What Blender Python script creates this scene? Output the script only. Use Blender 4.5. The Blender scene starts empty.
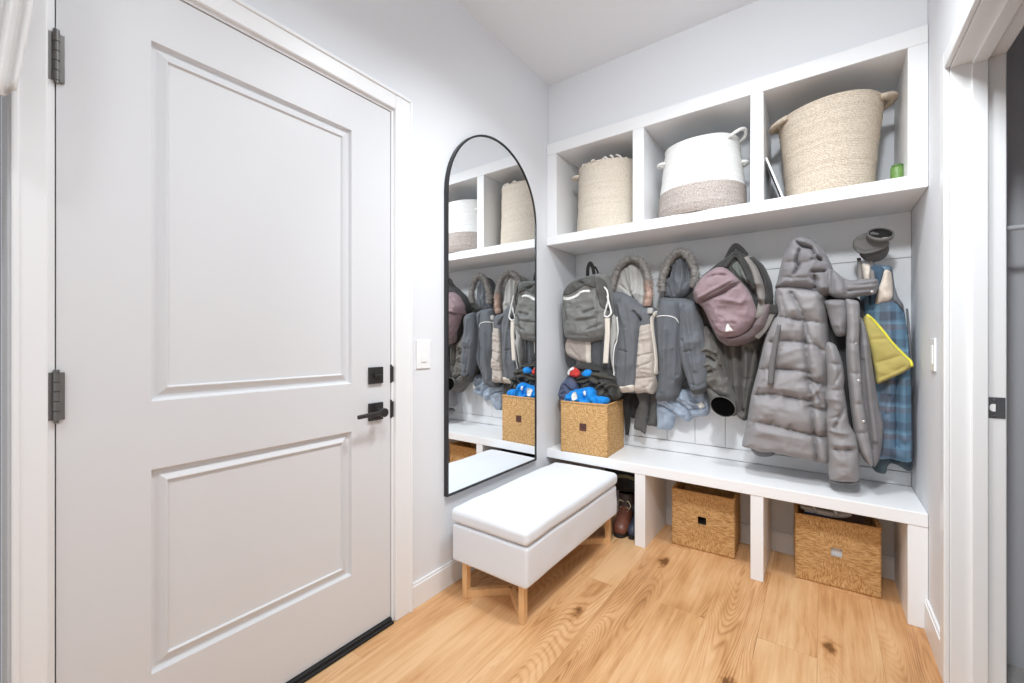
import bpy, bmesh, math, random
import numpy as np
from mathutils import Vector, Matrix
from mathutils.geometry import delaunay_2d_cdt
random.seed(7)
SC = bpy.context.scene
COL = SC.collection
PI = math.pi

# ------------------------------------------------------------------ camera maths (metres; camera stands at (CX,0,CH))
CX, CH, FP = 1.385, 1.117, 426.0
YAW = math.atan(311 / 426.0)
SN, CS = math.sin(YAW), math.cos(YAW)
def W(u, v, y):
    """point of the real plane y = const (parallel to the bench wall) seen at photo position u, v -> (x, z)"""
    a = (u - 512) / FP
    dx, dy, dz = -SN + CS * a, CS + SN * a, -(v - 341.5) / FP
    t = y / dy
    return (CX + t * dx, CH + t * dz)
def W3(u, v, y):
    x, z = W(u, v, y)
    return Vector((x, y, z))

# ------------------------------------------------------------------ materials
def lin(c):
    r = []
    for k in c:
        k = k / 255.0
        r.append(k / 12.92 if k <= .04045 else ((k + .055) / 1.055) ** 2.4)
    return (r[0], r[1], r[2], 1.0)
MATS = {}
def mat(name, rgb, rough=.6, metal=0.0, var=0.0, vscale=40, bump=0.0, bscale=200, sheen=0.0, spec=.5, stretch=(1, 1, 1)):
    if name in MATS: return MATS[name]
    m = bpy.data.materials.new(name); m.use_nodes = True
    nt = m.node_tree; N = nt.nodes; L = nt.links
    b = N['Principled BSDF']
    b.inputs['Base Color'].default_value = lin(rgb)
    b.inputs['Roughness'].default_value = rough
    b.inputs['Metallic'].default_value = metal
    b.inputs['Specular IOR Level'].default_value = spec
    if sheen: b.inputs['Sheen Weight'].default_value = sheen
    tc = N.new('ShaderNodeTexCoord'); mp = N.new('ShaderNodeMapping')
    mp.inputs['Scale'].default_value = stretch
    L.new(tc.outputs['Object'], mp.inputs['Vector'])
    n = N.new('ShaderNodeTexNoise'); n.inputs['Scale'].default_value = vscale; n.inputs['Detail'].default_value = 4
    L.new(mp.outputs['Vector'], n.inputs['Vector'])
    if var:
        r = N.new('ShaderNodeValToRGB')
        c = lin(rgb)
        r.color_ramp.elements[0].position = .3; r.color_ramp.elements[1].position = .7
        r.color_ramp.elements[0].color = tuple(k * (1 - var) for k in c[:3]) + (1,)
        r.color_ramp.elements[1].color = tuple(min(1, k * (1 + var)) for k in c[:3]) + (1,)
        L.new(n.outputs['Fac'], r.inputs['Fac']); L.new(r.outputs['Color'], b.inputs['Base Color'])
    if bump:
        n2 = N.new('ShaderNodeTexNoise'); n2.inputs['Scale'].default_value = bscale; n2.inputs['Detail'].default_value = 3
        L.new(mp.outputs['Vector'], n2.inputs['Vector'])
        bp = N.new('ShaderNodeBump'); bp.inputs['Strength'].default_value = bump; bp.inputs['Distance'].default_value = .004
        L.new(n2.outputs['Fac'], bp.inputs['Height']); L.new(bp.outputs['Normal'], b.inputs['Normal'])
    MATS[name] = m
    return m

def fabric(name, rgb, rough=.85, var=.08, **k):
    return mat(name, rgb, rough, var=var, vscale=k.pop('vscale', 18), bump=k.pop('bump', .25), bscale=k.pop('bscale', 350), sheen=k.pop('sheen', .1), spec=.25, **k)

M_WALL = mat('wall_paint', (232, 233, 236), .75, bump=.03, bscale=300, spec=.3)
M_CEIL = mat('ceiling_paint', (240, 242, 246), .9, bump=.03, bscale=200, spec=.2)
M_TRIM = mat('trim_paint', (240, 240, 241), .35, spec=.4)
M_DOOR = mat('door_paint', (222, 222, 224), .4, spec=.4)
M_SHELF = mat('shelf_paint', (243, 243, 244), .4, spec=.4)
M_BLACK = mat('black_metal', (58, 56, 56), .4, .4)
M_HINGE = mat('hinge_metal', (120, 118, 116), .35, .6)
M_RUBBER = mat('black_rubber', (28, 28, 30), .7)
M_CHROME = mat('satin_nickel', (170, 170, 172), .3, 1.0)
M_PLAST = mat('white_plastic', (246, 246, 246), .35)
M_GREYWALL = mat('grey_room_paint', (206, 206, 211), .8, bump=.03)
M_HALL = mat('hall_shade_colour', (62, 59, 57), .8, bump=.03)  # dimness of the hall is put into this wall colour
M_SNAP = mat('snap_metal', (235, 235, 235), .2, .9)

def floor_material():
    m = bpy.data.materials.new('oak_planks'); m.use_nodes = True
    nt = m.node_tree; N = nt.nodes; L = nt.links; b = N['Principled BSDF']
    def node(t, **k):
        n = N.new(t)
        for a, v in k.items(): setattr(n, a, v)
        return n
    def math_(op, a, bb=None, clamp=False):
        n = node('ShaderNodeMath', operation=op); n.use_clamp = clamp
        for i, v in enumerate((a, bb)):
            if v is None: continue
            if isinstance(v, (int, float)): n.inputs[i].default_value = v
            else: L.new(v, n.inputs[i])
        return n.outputs[0]
    tc = node('ShaderNodeTexCoord')
    mp = node('ShaderNodeMapping'); mp.inputs['Rotation'].default_value = (0, 0, PI / 2)
    mp.inputs['Location'].default_value = (.35, .107, 0)
    L.new(tc.outputs['Object'], mp.inputs['Vector'])
    br = node('ShaderNodeTexBrick'); br.offset = .37; br.offset_frequency = 2
    br.inputs['Scale'].default_value = 1; br.inputs['Brick Width'].default_value = 1.5; br.inputs['Row Height'].default_value = .185
    br.inputs['Mortar Size'].default_value = .0011; br.inputs['Mortar Smooth'].default_value = .3; br.inputs['Bias'].default_value = 0
    br.inputs['Color1'].default_value = (0, 0, 0, 1); br.inputs['Color2'].default_value = (1, 1, 1, 1); br.inputs['Mortar'].default_value = (.5, .5, .5, 1)
    L.new(mp.outputs['Vector'], br.inputs['Vector'])
    sep = node('ShaderNodeSeparateXYZ'); L.new(tc.outputs['Object'], sep.inputs[0])
    rnd = math_('MULTIPLY', br.outputs['Color'], 37.0)
    # stretched coordinates, shifted per plank
    def coords(sx, sy, k):
        c = node('ShaderNodeCombineXYZ')
        L.new(math_('ADD', math_('MULTIPLY', sep.outputs['X'], sx), math_('MULTIPLY', rnd, k)), c.inputs[0])
        L.new(math_('ADD', math_('MULTIPLY', sep.outputs['Y'], sy), math_('MULTIPLY', rnd, 1.7)), c.inputs[1])
        L.new(rnd, c.inputs[2])
        return c.outputs[0]
    # broad cathedral grain: contour lines of a smooth stretched noise
    n1 = node('ShaderNodeTexNoise'); n1.inputs['Scale'].default_value = 1; n1.inputs['Detail'].default_value = 1.2; n1.inputs['Roughness'].default_value = .35
    L.new(coords(6.5, .95, .9), n1.inputs['Vector'])
    rings = math_('SINE', math_('MULTIPLY', n1.outputs['Fac'], 300.0))
    rings = math_('POWER', math_('ADD', math_('MULTIPLY', rings, .5), .5), 2.2)
    nm = node('ShaderNodeTexNoise'); nm.inputs['Scale'].default_value = 1; nm.inputs['Detail'].default_value = 2
    L.new(coords(3.5, 1.3, 2.1), nm.inputs['Vector'])
    msk = node('ShaderNodeMapRange'); msk.inputs[1].default_value = .45; msk.inputs[2].default_value = .65
    L.new(nm.outputs['Fac'], msk.inputs[0])
    # fine pores
    n2 = node('ShaderNodeTexNoise'); n2.inputs['Scale'].default_value = 1; n2.inputs['Detail'].default_value = 5; n2.inputs['Roughness'].default_value = .65
    L.new(coords(70, 3.2, .5), n2.inputs['Vector'])
    # blotches
    n3 = node('ShaderNodeTexNoise'); n3.inputs['Scale'].default_value = 1; n3.inputs['Detail'].default_value = 4
    L.new(coords(9, 2.2, 1.3), n3.inputs['Vector'])
    # knots
    vo = node('ShaderNodeTexVoronoi'); vo.voronoi_dimensions = '2D'; vo.inputs['Scale'].default_value = 1; vo.inputs['Randomness'].default_value = 1
    nd = node('ShaderNodeTexNoise'); nd.inputs['Scale'].default_value = 30; L.new(tc.outputs['Object'], nd.inputs['Vector'])
    vm = node('ShaderNodeVectorMath', operation='MULTIPLY_ADD'); vm.inputs[1].default_value = (.2, .2, 0); 
    L.new(nd.outputs['Color'], vm.inputs[0]); L.new(coords(4.6, 1.7, 1.1), vm.inputs[2])
    L.new(vm.outputs[0], vo.inputs['Vector'])
    kn = node('ShaderNodeMapRange'); kn.inputs[1].default_value = 0.0; kn.inputs[2].default_value = .15; kn.inputs[3].default_value = 1; kn.inputs[4].default_value = 0
    kn.interpolation_type = 'SMOOTHSTEP'; L.new(vo.outputs['Distance'], kn.inputs[0])
    sepc = node('ShaderNodeSeparateColor'); L.new(vo.outputs['Color'], sepc.inputs[0])
    gate = math_('GREATER_THAN', sepc.outputs[0], .74)
    knot = math_('MULTIPLY', kn.outputs[0], gate)
    f = math_('MULTIPLY', rings, math_('MULTIPLY', msk.outputs[0], .30))
    f = math_('ADD', f, math_('MULTIPLY', math_('SUBTRACT', n2.outputs['Fac'], .45), .95))
    f = math_('ADD', f, math_('MULTIPLY', math_('SUBTRACT', n3.outputs['Fac'], .45), 1.25))
    f = math_('ADD', f, math_('MULTIPLY', math_('SUBTRACT', br.outputs['Color'], .45), .16))
    f = math_('ADD', f, math_('MULTIPLY', knot, .8))
    f = math_('ADD', f, math_('MULTIPLY', br.outputs['Fac'], .22))
    f = math_('ADD', f, .14)
    rp = node('ShaderNodeValToRGB'); e = rp.color_ramp.elements
    e[0].position = 0; e[0].color = lin((226, 184, 138)); e[1].position = 1; e[1].color = lin((122, 82, 48))
    k = e.new(.35); k.color = lin((210, 160, 112)); k = e.new(.65); k.color = lin((184, 132, 84))
    L.new(f, rp.inputs['Fac']); L.new(rp.outputs['Color'], b.inputs['Base Color'])
    b.inputs['Roughness'].default_value = .42; b.inputs['Specular IOR Level'].default_value = .35
    bp = node('ShaderNodeBump'); bp.inputs['Strength'].default_value = .25; bp.inputs['Distance'].default_value = .002
    L.new(math_('SUBTRACT', 1.0, f), bp.inputs['Height']); L.new(bp.outputs['Normal'], b.inputs['Normal'])
    return m

def seagrass_material(name, half, zc):
    """plaited fibre: fibres run across in the side sectors and upright above and below the grip"""
    m = bpy.data.materials.new(name); m.use_nodes = True
    nt = m.node_tree; N = nt.nodes; L = nt.links; b = N['Principled BSDF']
    tc = N.new('ShaderNodeTexCoord'); sep = N.new('ShaderNodeSeparateXYZ'); L.new(tc.outputs['Object'], sep.inputs[0])
    def math_(op, a, bb=None):
        n = N.new('ShaderNodeMath'); n.operation = op
        for i, v in enumerate((a, bb)):
            if v is None: continue
            if isinstance(v, (int, float)): n.inputs[i].default_value = v
            else: L.new(v, n.inputs[i])
        return n.outputs[0]
    az = math_('ABSOLUTE', math_('SUBTRACT', sep.outputs['Z'], zc))
    ax = math_('ABSOLUTE', sep.outputs['X'])
    side = math_('GREATER_THAN', ax, az)
    def nz(sx, sy, sz):
        mp = N.new('ShaderNodeMapping'); mp.inputs['Scale'].default_value = (sx, sy, sz); L.new(tc.outputs['Object'], mp.inputs['Vector'])
        n = N.new('ShaderNodeTexNoise'); n.inputs['Scale'].default_value = 1; n.inputs['Detail'].default_value = 3; n.inputs['Roughness'].default_value = .6
        L.new(mp.outputs['Vector'], n.inputs['Vector']); return n.outputs['Fac']
    a = nz(45, 45, 260); c = nz(240, 240, 70)
    mx = N.new('ShaderNodeMix'); mx.data_type = 'FLOAT'
    L.new(side, mx.inputs['Factor']); L.new(c, mx.inputs['A']); L.new(a, mx.inputs['B'])
    f = mx.outputs['Result']
    r = N.new('ShaderNodeValToRGB'); e = r.color_ramp.elements
    e[0].position = .33; e[0].color = lin((170, 122, 72)); e[1].position = .68; e[1].color = lin((232, 194, 142))
    k = e.new(.5); k.color = lin((210, 165, 110))
    L.new(f, r.inputs['Fac']); L.new(r.outputs['Color'], b.inputs['Base Color'])
    b.inputs['Roughness'].default_value = .75; b.inputs['Specular IOR Level'].default_value = .25
    bp = N.new('ShaderNodeBump'); bp.inputs['Strength'].default_value = .8; bp.inputs['Distance'].default_value = .006
    L.new(f, bp.inputs['Height']); L.new(bp.outputs['Normal'], b.inputs['Normal'])
    return m

def rope_material(name, c0, c1, fine=420, var=.5):
    m = bpy.data.materials.new(name); m.use_nodes = True
    nt = m.node_tree; N = nt.nodes; L = nt.links; b = N['Principled BSDF']
    tc = N.new('ShaderNodeTexCoord')
    w = N.new('ShaderNodeTexWave'); w.wave_type = 'BANDS'; w.bands_direction = 'Z'; w.inputs['Scale'].default_value = 46; w.inputs['Distortion'].default_value = .6
    L.new(tc.outputs['Object'], w.inputs['Vector'])
    n = N.new('ShaderNodeTexNoise'); n.inputs['Scale'].default_value = fine * .45; n.inputs['Detail'].default_value = 3; n.inputs['Roughness'].default_value = .7
    L.new(tc.outputs['Object'], n.inputs['Vector'])
    r = N.new('ShaderNodeValToRGB'); e = r.color_ramp.elements
    e[0].position = .5 - .25 * var * 2 * .5 - .05; e[0].color = lin(c0); e[1].position = .62; e[1].color = lin(c1)
    L.new(n.outputs['Fac'], r.inputs['Fac']); L.new(r.outputs['Color'], b.inputs['Base Color'])
    ad = N.new('ShaderNodeMath'); ad.operation = 'MULTIPLY_ADD'; ad.inputs[1].default_value = .6
    L.new(w.outputs['Fac'], ad.inputs[0]); L.new(n.outputs['Fac'], ad.inputs[2])
    bp = N.new('ShaderNodeBump'); bp.inputs['Strength'].default_value = .5; bp.inputs['Distance'].default_value = .004
    L.new(ad.outputs[0], bp.inputs['Height']); L.new(bp.outputs['Normal'], b.inputs['Normal'])
    b.inputs['Roughness'].default_value = .9; b.inputs['Specular IOR Level'].default_value = .2
    return m

def plaid_material():
    m = bpy.data.materials.new('blue_plaid_flannel'); m.use_nodes = True
    nt = m.node_tree; N = nt.nodes; L = nt.links; b = N['Principled BSDF']
    tc = N.new('ShaderNodeTexCoord'); sep = N.new('ShaderNodeSeparateXYZ'); L.new(tc.outputs['Object'], sep.inputs[0])
    def band(o, period, phase, stops):
        a = N.new('ShaderNodeMath'); a.operation = 'MULTIPLY_ADD'; a.inputs[1].default_value = 1 / period; a.inputs[2].default_value = phase
        L.new(o, a.inputs[0])
        f = N.new('ShaderNodeMath'); f.operation = 'FRACT'; L.new(a.outputs[0], f.inputs[0])
        r = N.new('ShaderNodeValToRGB'); e = r.color_ramp.elements
        while len(e) < len(stops): e.new(.5)
        for k, (p, c) in enumerate(stops): e[k].position = p; e[k].color = lin(c)
        L.new(f.outputs[0], r.inputs['Fac']); return r.outputs['Color']
    blue, lt, gy, dk, rd = (104, 136, 160), (134, 170, 194), (116, 122, 134), (84, 94, 110), (122, 112, 120)
    cx = band(sep.outputs['X'], .105, .3, [(0, dk), (.18, dk), (.22, blue), (.5, blue), (.54, lt), (.64, lt), (.68, gy), (1, gy)])
    cz = band(sep.outputs['Z'], .12, .1, [(0, blue), (.3, blue), (.34, rd), (.46, gy), (.5, gy), (.54, lt), (.64, blue), (.7, dk), (.95, dk), (1, blue)])
    mx = N.new('ShaderNodeMix'); mx.data_type = 'RGBA'; mx.inputs['Factor'].default_value = .5
    L.new(cx, mx.inputs['A']); L.new(cz, mx.inputs['B']); L.new(mx.outputs['Result'], b.inputs['Base Color'])
    b.inputs['Roughness'].default_value = .95; b.inputs['Specular IOR Level'].default_value = .15
    return m

# ------------------------------------------------------------------ object helpers
def wl(o):
    v = Vector((0, 0, 0))
    while o is not None:
        v += o.location; o = o.parent
    return v
def obj(name, bm, m, parent=None, local=False, smooth=False, label=None):
    if parent is not None and not local:
        off = wl(parent)
        for v in bm.verts: v.co -= off
    bmesh.ops.recalc_face_normals(bm, faces=bm.faces)
    me = bpy.data.meshes.new(name); bm.to_mesh(me); bm.free()
    if smooth:
        me.polygons.foreach_set('use_smooth', [True] * len(me.polygons))
    me.materials.append(m)
    o = bpy.data.objects.new(name, me); COL.objects.link(o)
    if parent is not None: o.parent = parent
    if label: o['label'] = label
    return o
def tag(o, label, cat, group=None):
    o['label'] = label; o['category'] = cat
    if group: o['group'] = group
    return o
def thing(name, label, cat, loc=(0, 0, 0), rz=0, group=None):
    o = bpy.data.objects.new(name, None); COL.objects.link(o)
    o.location = loc; o.rotation_euler = (0, 0, rz); o.empty_display_size = .05
    return tag(o, label, cat, group)
def struct(name, bm, m, smooth=False, label=None):
    o = obj(name, bm, m, smooth=smooth); o['kind'] = 'structure'
    if label: o['label'] = label
    return o
def BM(): return bmesh.new()
def box(bm, x0, x1, y0, y1, z0, z1, b=0.0, seg=2):
    r = bmesh.ops.create_cube(bm, size=1.0)
    vs = r['verts']
    for v in vs:
        v.co = Vector(((x0 + x1) / 2 + v.co.x * (x1 - x0), (y0 + y1) / 2 + v.co.y * (y1 - y0), (z0 + z1) / 2 + v.co.z * (z1 - z0)))
    if b:
        es = list({e for v in vs for e in v.link_edges})
        bmesh.ops.bevel(bm, geom=es, offset=b, segments=seg, profile=.5, affect='EDGES')
    return bm
def rbox(bm, lo, hi, r, n=(20, 20, 8), fn=None):
    """rounded box from six gridded faces, fn moves a point (crown, dents)"""
    lo, hi = Vector(lo), Vector(hi); cache = {}
    ctr = (lo + hi) / 2
    def V(p):
        q = Vector([min(max(p[i], lo[i] + r), hi[i] - r) for i in range(3)])
        d = Vector(p) - q
        if d.length > 1e-9: p = q + d.normalized() * r
        else: p = Vector(p)
        if fn: p = fn(p)
        k = tuple(round(c, 5) for c in p)
        if k not in cache: cache[k] = bm.verts.new(p)
        return cache[k]
    def lins(a, c, m):
        # denser near both rounded ends
        t = [0.0, .15, .3, .5, .75, 1.0]
        s = [a + r * k for k in t]; e = [c - r * k for k in t][::-1]
        mid = [a + r + (c - a - 2 * r) * (i + 1) / (m + 1) for i in range(m)]
        return s + mid + e
    g = [lins(lo[i], hi[i], n[i]) for i in range(3)]
    for ax in range(3):
        i, j = [k for k in range(3) if k != ax]
        for side in (lo[ax], hi[ax]):
            for a in range(len(g[i]) - 1):
                for c in range(len(g[j]) - 1):
                    q = []
                    for (aa, cc) in ((a, c), (a + 1, c), (a + 1, c + 1), (a, c + 1)):
                        p = [0, 0, 0]; p[ax] = side; p[i] = g[i][aa]; p[j] = g[j][cc]
                        v = V(p)
                        if v not in q: q.append(v)
                    if len(q) >= 3:
                        try: bm.faces.new(q)
                        except ValueError: pass
    return bm
def tube(bm, pts, r, seg=10, closed=False, flat=1.0, up=None):
    pts = [Vector(p) for p in pts]; n = len(pts)
    rr = r if isinstance(r, (list, tuple)) else [r] * n
    rings = []; prev = None
    for i, p in enumerate(pts):
        a = pts[(i - 1) % n] if (closed or i > 0) else pts[i]
        c = pts[(i + 1) % n] if (closed or i < n - 1) else pts[i]
        t = (c - a).normalized() if (c - a).length > 1e-9 else Vector((0, 0, 1))
        if prev is None:
            ref = Vector(up) if up else (Vector((0, 1, 0)) if abs(t.y) < .9 else Vector((1, 0, 0)))
            x = (ref - t * ref.dot(t)).normalized()
        else:
            x = (prev - t * prev.dot(t))
            x = x.normalized() if x.length > 1e-6 else prev
        prev = x; y = t.cross(x)
        rings.append([bm.verts.new(p + x * math.cos(2 * PI * k / seg) * rr[i] * flat + y * math.sin(2 * PI * k / seg) * rr[i]) for k in range(seg)])
    for i in range(n if closed else n - 1):
        A, B = rings[i], rings[(i + 1) % n]
        for k in range(seg):
            bm.faces.new((A[k], A[(k + 1) % seg], B[(k + 1) % seg], B[k]))
    if not closed:
        bm.faces.new(rings[0][::-1]); bm.faces.new(rings[-1])
    return bm
def lathe(bm, prof, c=(0, 0), seg=64, fn=None):
    """prof: list of (r, z) going round a wall; r == 0 closes at the axis"""
    rings = []
    for (r, z) in prof:
        if r < 1e-6: rings.append([bm.verts.new((c[0], c[1], z))]); continue
        ring = []
        for k in range(seg):
            a = 2 * PI * k / seg
            p = Vector((c[0] + r * math.cos(a), c[1] + r * math.sin(a), z))
            ring.append(bm.verts.new(fn(p, a, r, z) if fn else p))
        rings.append(ring)
    for A, B in zip(rings, rings[1:]):
        for k in range(seg):
            k2 = (k + 1) % seg
            if len(A) == 1 and len(B) == 1: continue
            if len(A) == 1: bm.faces.new((A[0], B[k], B[k2]))
            elif len(B) == 1: bm.faces.new((A[k], A[k2], B[0]))
            else: bm.faces.new((A[k], A[k2], B[k2], B[k]))
    return bm
def cyl(bm, p0, p1, r, seg=20): return tube(bm, [p0, p1], r, seg)
def crom(pts, closed=False, step=.006, alpha=.5):
    """Catmull-Rom through pts (any dimension), evenly resampled"""
    P = [np.array(p, float) for p in pts]; n = len(P); out = []
    rng = range(n) if closed else range(n - 1)
    for i in rng:
        p1, p2 = P[i], P[(i + 1) % n]
        p0 = P[(i - 1) % n] if (closed or i > 0) else 2 * p1 - p2
        p3 = P[(i + 2) % n] if (closed or i < n - 2) else 2 * p2 - p1
        m1 = (p2 - p0) * .42; m2 = (p3 - p1) * .42
        L = np.linalg.norm(p2 - p1)
        m1 *= min(1, L / (np.linalg.norm(m1) + 1e-9)); m2 *= min(1, L / (np.linalg.norm(m2) + 1e-9))
        k = max(1, int(round(L / step)))
        for j in range(k):
            t = j / k
            out.append((2 * t**3 - 3 * t**2 + 1) * p1 + (t**3 - 2 * t**2 + t) * m1 + (-2 * t**3 + 3 * t**2) * p2 + (t**3 - t**2) * m2)
    if not closed: out.append(P[-1])
    return np.array(out)
def vnoise(x, z, seed=0):
    x = np.asarray(x) + seed * 13.37; z = np.asarray(z) + seed * 7.91
    xi, zi = np.floor(x), np.floor(z); fx, fz = x - xi, z - zi
    def h(a, b):
        s = np.sin(a * 127.1 + b * 311.7) * 43758.5453
        return (s - np.floor(s)) * 2 - 1
    ux, uz = fx * fx * fx * (fx * (fx * 6 - 15) + 10), fz * fz * fz * (fz * (fz * 6 - 15) + 10)
    a, b, c, d = h(xi, zi), h(xi + 1, zi), h(xi, zi + 1), h(xi + 1, zi + 1)
    return (a * (1 - ux) + b * ux) * (1 - uz) + (c * (1 - ux) + d * ux) * uz
def polydist(P, Q, closed):
    """distance of points P (n,2) to polyline Q (m,2)"""
    A = Q; B = np.roll(Q, -1, axis=0)
    if not closed: A, B = A[:-1], B[:-1]
    out = np.full(len(P), 1e9)
    AB = B - A; LL = (AB**2).sum(1) + 1e-12
    for s in range(0, len(P), 4000):
        p = P[s:s + 4000]
        t = np.clip(((p[:, None, :] - A[None]) * AB[None]).sum(2) / LL[None], 0, 1)
        d = p[:, None, :] - (A[None] + t[..., None] * AB[None])
        out[s:s + 4000] = np.sqrt((d**2).sum(2).min(1))
    return out
def inside(P, Q):
    x, z = P[:, 0], P[:, 1]; r = np.zeros(len(P), bool); n = len(Q)
    for i in range(n):
        x1, z1 = Q[i]; x2, z2 = Q[(i + 1) % n]
        c = ((z1 > z) != (z2 > z))
        with np.errstate(divide='ignore', invalid='ignore'):
            r ^= c & (x < (x2 - x1) * (z - z1) / (z2 - z1 + 1e-15) + x1)
    return r
def buffer_px(pts, w):
    """outline (photo units) of a band of width w along pts"""
    P = crom(pts, False, 6.0); L, R = [], []
    ws = w if isinstance(w, (list, tuple)) else None
    for i, p in enumerate(P):
        t = P[min(i + 1, len(P) - 1)] - P[max(i - 1, 0)]; t = t / (np.linalg.norm(t) + 1e-9)
        ww = (ws[0] + (ws[1] - ws[0]) * i / (len(P) - 1)) if ws else w
        nrm = np.array([-t[1], t[0]]) * ww / 2
        L.append(p + nrm); R.append(p - nrm)
    return [tuple(q) for q in L] + [tuple(q) for q in R[::-1]]

class Puff:
    """a padded cloth piece: an outline on a real plane y = yc given thickness to the front and the back, with folds, seams and wrinkles as relief.
    on=other piece: this one is sewn over the front of the other and follows its relief."""
    def __init__(s, px, yc, tf, tb, w=.05, feats=(), wr=(), step=.0058, quilt=None, on=None, lift=.004, sharp=False, yp=None, wb=None, extra=None):
        s.yc, s.tf, s.tb, s.w, s.on, s.lift, s.step = yc, tf, tb, w, on, lift, step
        s.wb = wb or w; s.wr = wr; s.extra = extra
        base = yp if yp is not None else (yc - .45 * tf if on is None else yc)
        raw = [W(u, v, base) for u, v in px]
        s.poly = crom(raw, True, step) if not sharp else s._dense(raw, step)
        fy = yp if yp is not None else yc - .8 * tf
        s.feats = [(np.array(crom([W(u, v, fy) for u, v in f[0]], False, .01)), f[1], f[2], f[3] if len(f) > 3 else 'g') for f in feats]
        s.quilt = None
        if quilt:
            s.quilt = ([np.array(crom([W(u, v, fy) for u, v in l], False, .01)) for l in quilt[0]], quilt[1], quilt[2])
    def _dense(s, raw, step):
        out = []
        for i, p in enumerate(raw):
            a, b = np.array(p), np.array(raw[(i + 1) % len(raw)])
            k = max(1, int(round(np.linalg.norm(b - a) / step)))
            out += [a + (b - a) * j / k for j in range(k)]
        return np.array(out)
    def dome(s, d, w):
        t = np.clip(d / w, 0, 1)
        return np.sqrt(np.clip(1 - (1 - t)**2, 0, 1))
    def h(s, P, edge=None):
        P = np.asarray(P, float)
        d = polydist(P, s.poly, True) * inside(P, s.poly)
        if edge is not None: d[edge] = 0
        k = s.dome(d, s.w); e = np.clip(d / (s.w * .5), 0, 1)
        H = s.tf * k
        for q, amp, wd, kind in s.feats:
            dd = polydist(P, q, False)
            H += 1.45 * amp * e * (np.exp(-(dd / (wd * .9))**2) if kind == 'g' else np.exp(-dd / (wd * .9)))
        if s.quilt:
            dd = np.full(len(P), 1e9)
            for q in s.quilt[0]: dd = np.minimum(dd, polydist(P, q, False))
            t = np.clip(dd / s.quilt[2], 0, 1)
            H += s.quilt[1] * e * (np.sqrt(1 - (1 - t)**2) - .6)
            H += s.quilt[1] * .38 * e * np.exp(-dd / .020) * vnoise(P[:, 0] * 52 + P[:, 1] * 9, P[:, 1] * 9, 17)
        for (amp, fx, fz, seed, kind) in s.wr:
            n = vnoise(P[:, 0] * fx, P[:, 1] * fz, seed)
            if kind == 'r':
                wx = .35 * vnoise(P[:, 0] * fx * .7 + 3, P[:, 1] * fz * .7, seed + 3); wz = .35 * vnoise(P[:, 0] * fx * .7, P[:, 1] * fz * .7 + 5, seed + 5)
                n = 1 - 2 * np.abs(vnoise(P[:, 0] * fx + wx, P[:, 1] * fz + wz, seed)) + .30 * (1 - 2 * np.abs(vnoise(P[:, 0] * fx * 2.7 + wz * 2, P[:, 1] * fz * 2.7 + wx * 2, seed + 9)))
            H += (1.35 if kind == 'r' else 1) * amp * e * n
        if s.extra is not None: H += s.extra(P) * e
        return np.maximum(H, 0), d
    def yfront(s, P):
        P = np.asarray(P, float).reshape(-1, 2)
        H, d = s.h(P)
        if s.on is not None: return s.on.yfront(P) - s.lift - H
        return s.yc - H
    def build(s, name, m, parent, label=None):
        poly, st = s.poly, s.step
        lo, hi = poly.min(0), poly.max(0)
        gx = np.arange(lo[0], hi[0], st); gz = np.arange(lo[1], hi[1], st * .866)
        pts = []
        for i, z in enumerate(gz):
            xx = gx + (st / 2 if i % 2 else 0)
            pts.append(np.stack([xx, np.full(len(xx), z)], 1))
        G = np.concatenate(pts) if pts else np.zeros((0, 2))
        if len(G):
            G = G[inside(G, poly)]
        if len(G):
            G = G[polydist(G, poly, True) > st * .55]
        nb = len(poly)
        vs = [Vector((p[0], p[1])) for p in poly] + [Vector((p[0], p[1])) for p in G]
        r = delaunay_2d_cdt(vs, [(i, (i + 1) % nb) for i in range(nb)], [], 1, 1e-6)
        V2 = np.array([(v.x, v.y) for v in r[0]]); F = r[2]
        dd = polydist(V2, poly, True); edge = dd < 1e-5
        H, d = s.h(V2, edge)
        if s.on is not None:
            b = s.on.yfront(V2); yf = b - s.lift - H; yb = b + .003 + s.lift * 0 ; ye = b - s.lift
        else:
            yf = s.yc - H; yb = s.yc + s.tb * s.dome(np.where(edge, 0, d), s.wb); ye = yf
        bm = bmesh.new()
        fv = [bm.verts.new((V2[i][0], ye[i] if edge[i] else yf[i], V2[i][1])) for i in range(len(V2))]
        if s.on is not None:
            bv = [bm.verts.new((V2[i][0], yb[i], V2[i][1])) for i in range(len(V2))]
        else:
            bv = [fv[i] if edge[i] else bm.verts.new((V2[i][0], yb[i], V2[i][1])) for i in range(len(V2))]
        ec = {}
        for f in F:
            try: bm.faces.new([fv[i] for i in f])
            except ValueError: pass
            try: bm.faces.new([bv[i] for i in reversed(f)])
            except ValueError: pass
            for k in range(len(f)):
                a, c = f[k], f[(k + 1) % len(f)]
                ec[(min(a, c), max(a, c))] = ec.get((min(a, c), max(a, c)), 0) + 1
        if s.on is not None:
            for (a, c), n in ec.items():
                if n == 1: bm.faces.new((fv[a], fv[c], bv[c], bv[a]))
        bm.normal_update()
        s.obj = obj(name, bm, m, parent, smooth=True, label=label)
        return s.obj
def cordpts(p, px, r=.003, lift=None):
    """points of a cord lying on piece p"""
    fy = p.yc - .8 * p.tf
    q = crom([W(u, v, fy) for u, v in px], False, .008)
    y = p.yfront(q)
    return [Vector((a[0], yy - (lift if lift is not None else r * .5), a[1])) for a, yy in zip(q, y)]
def cord(name, p, px, r, m, parent, label=None, flat=1.0, lift=None, seg=8):
    return obj(name, tube(BM(), cordpts(p, px, r, lift), r, seg, flat=flat), m, parent, smooth=True, label=label)
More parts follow.
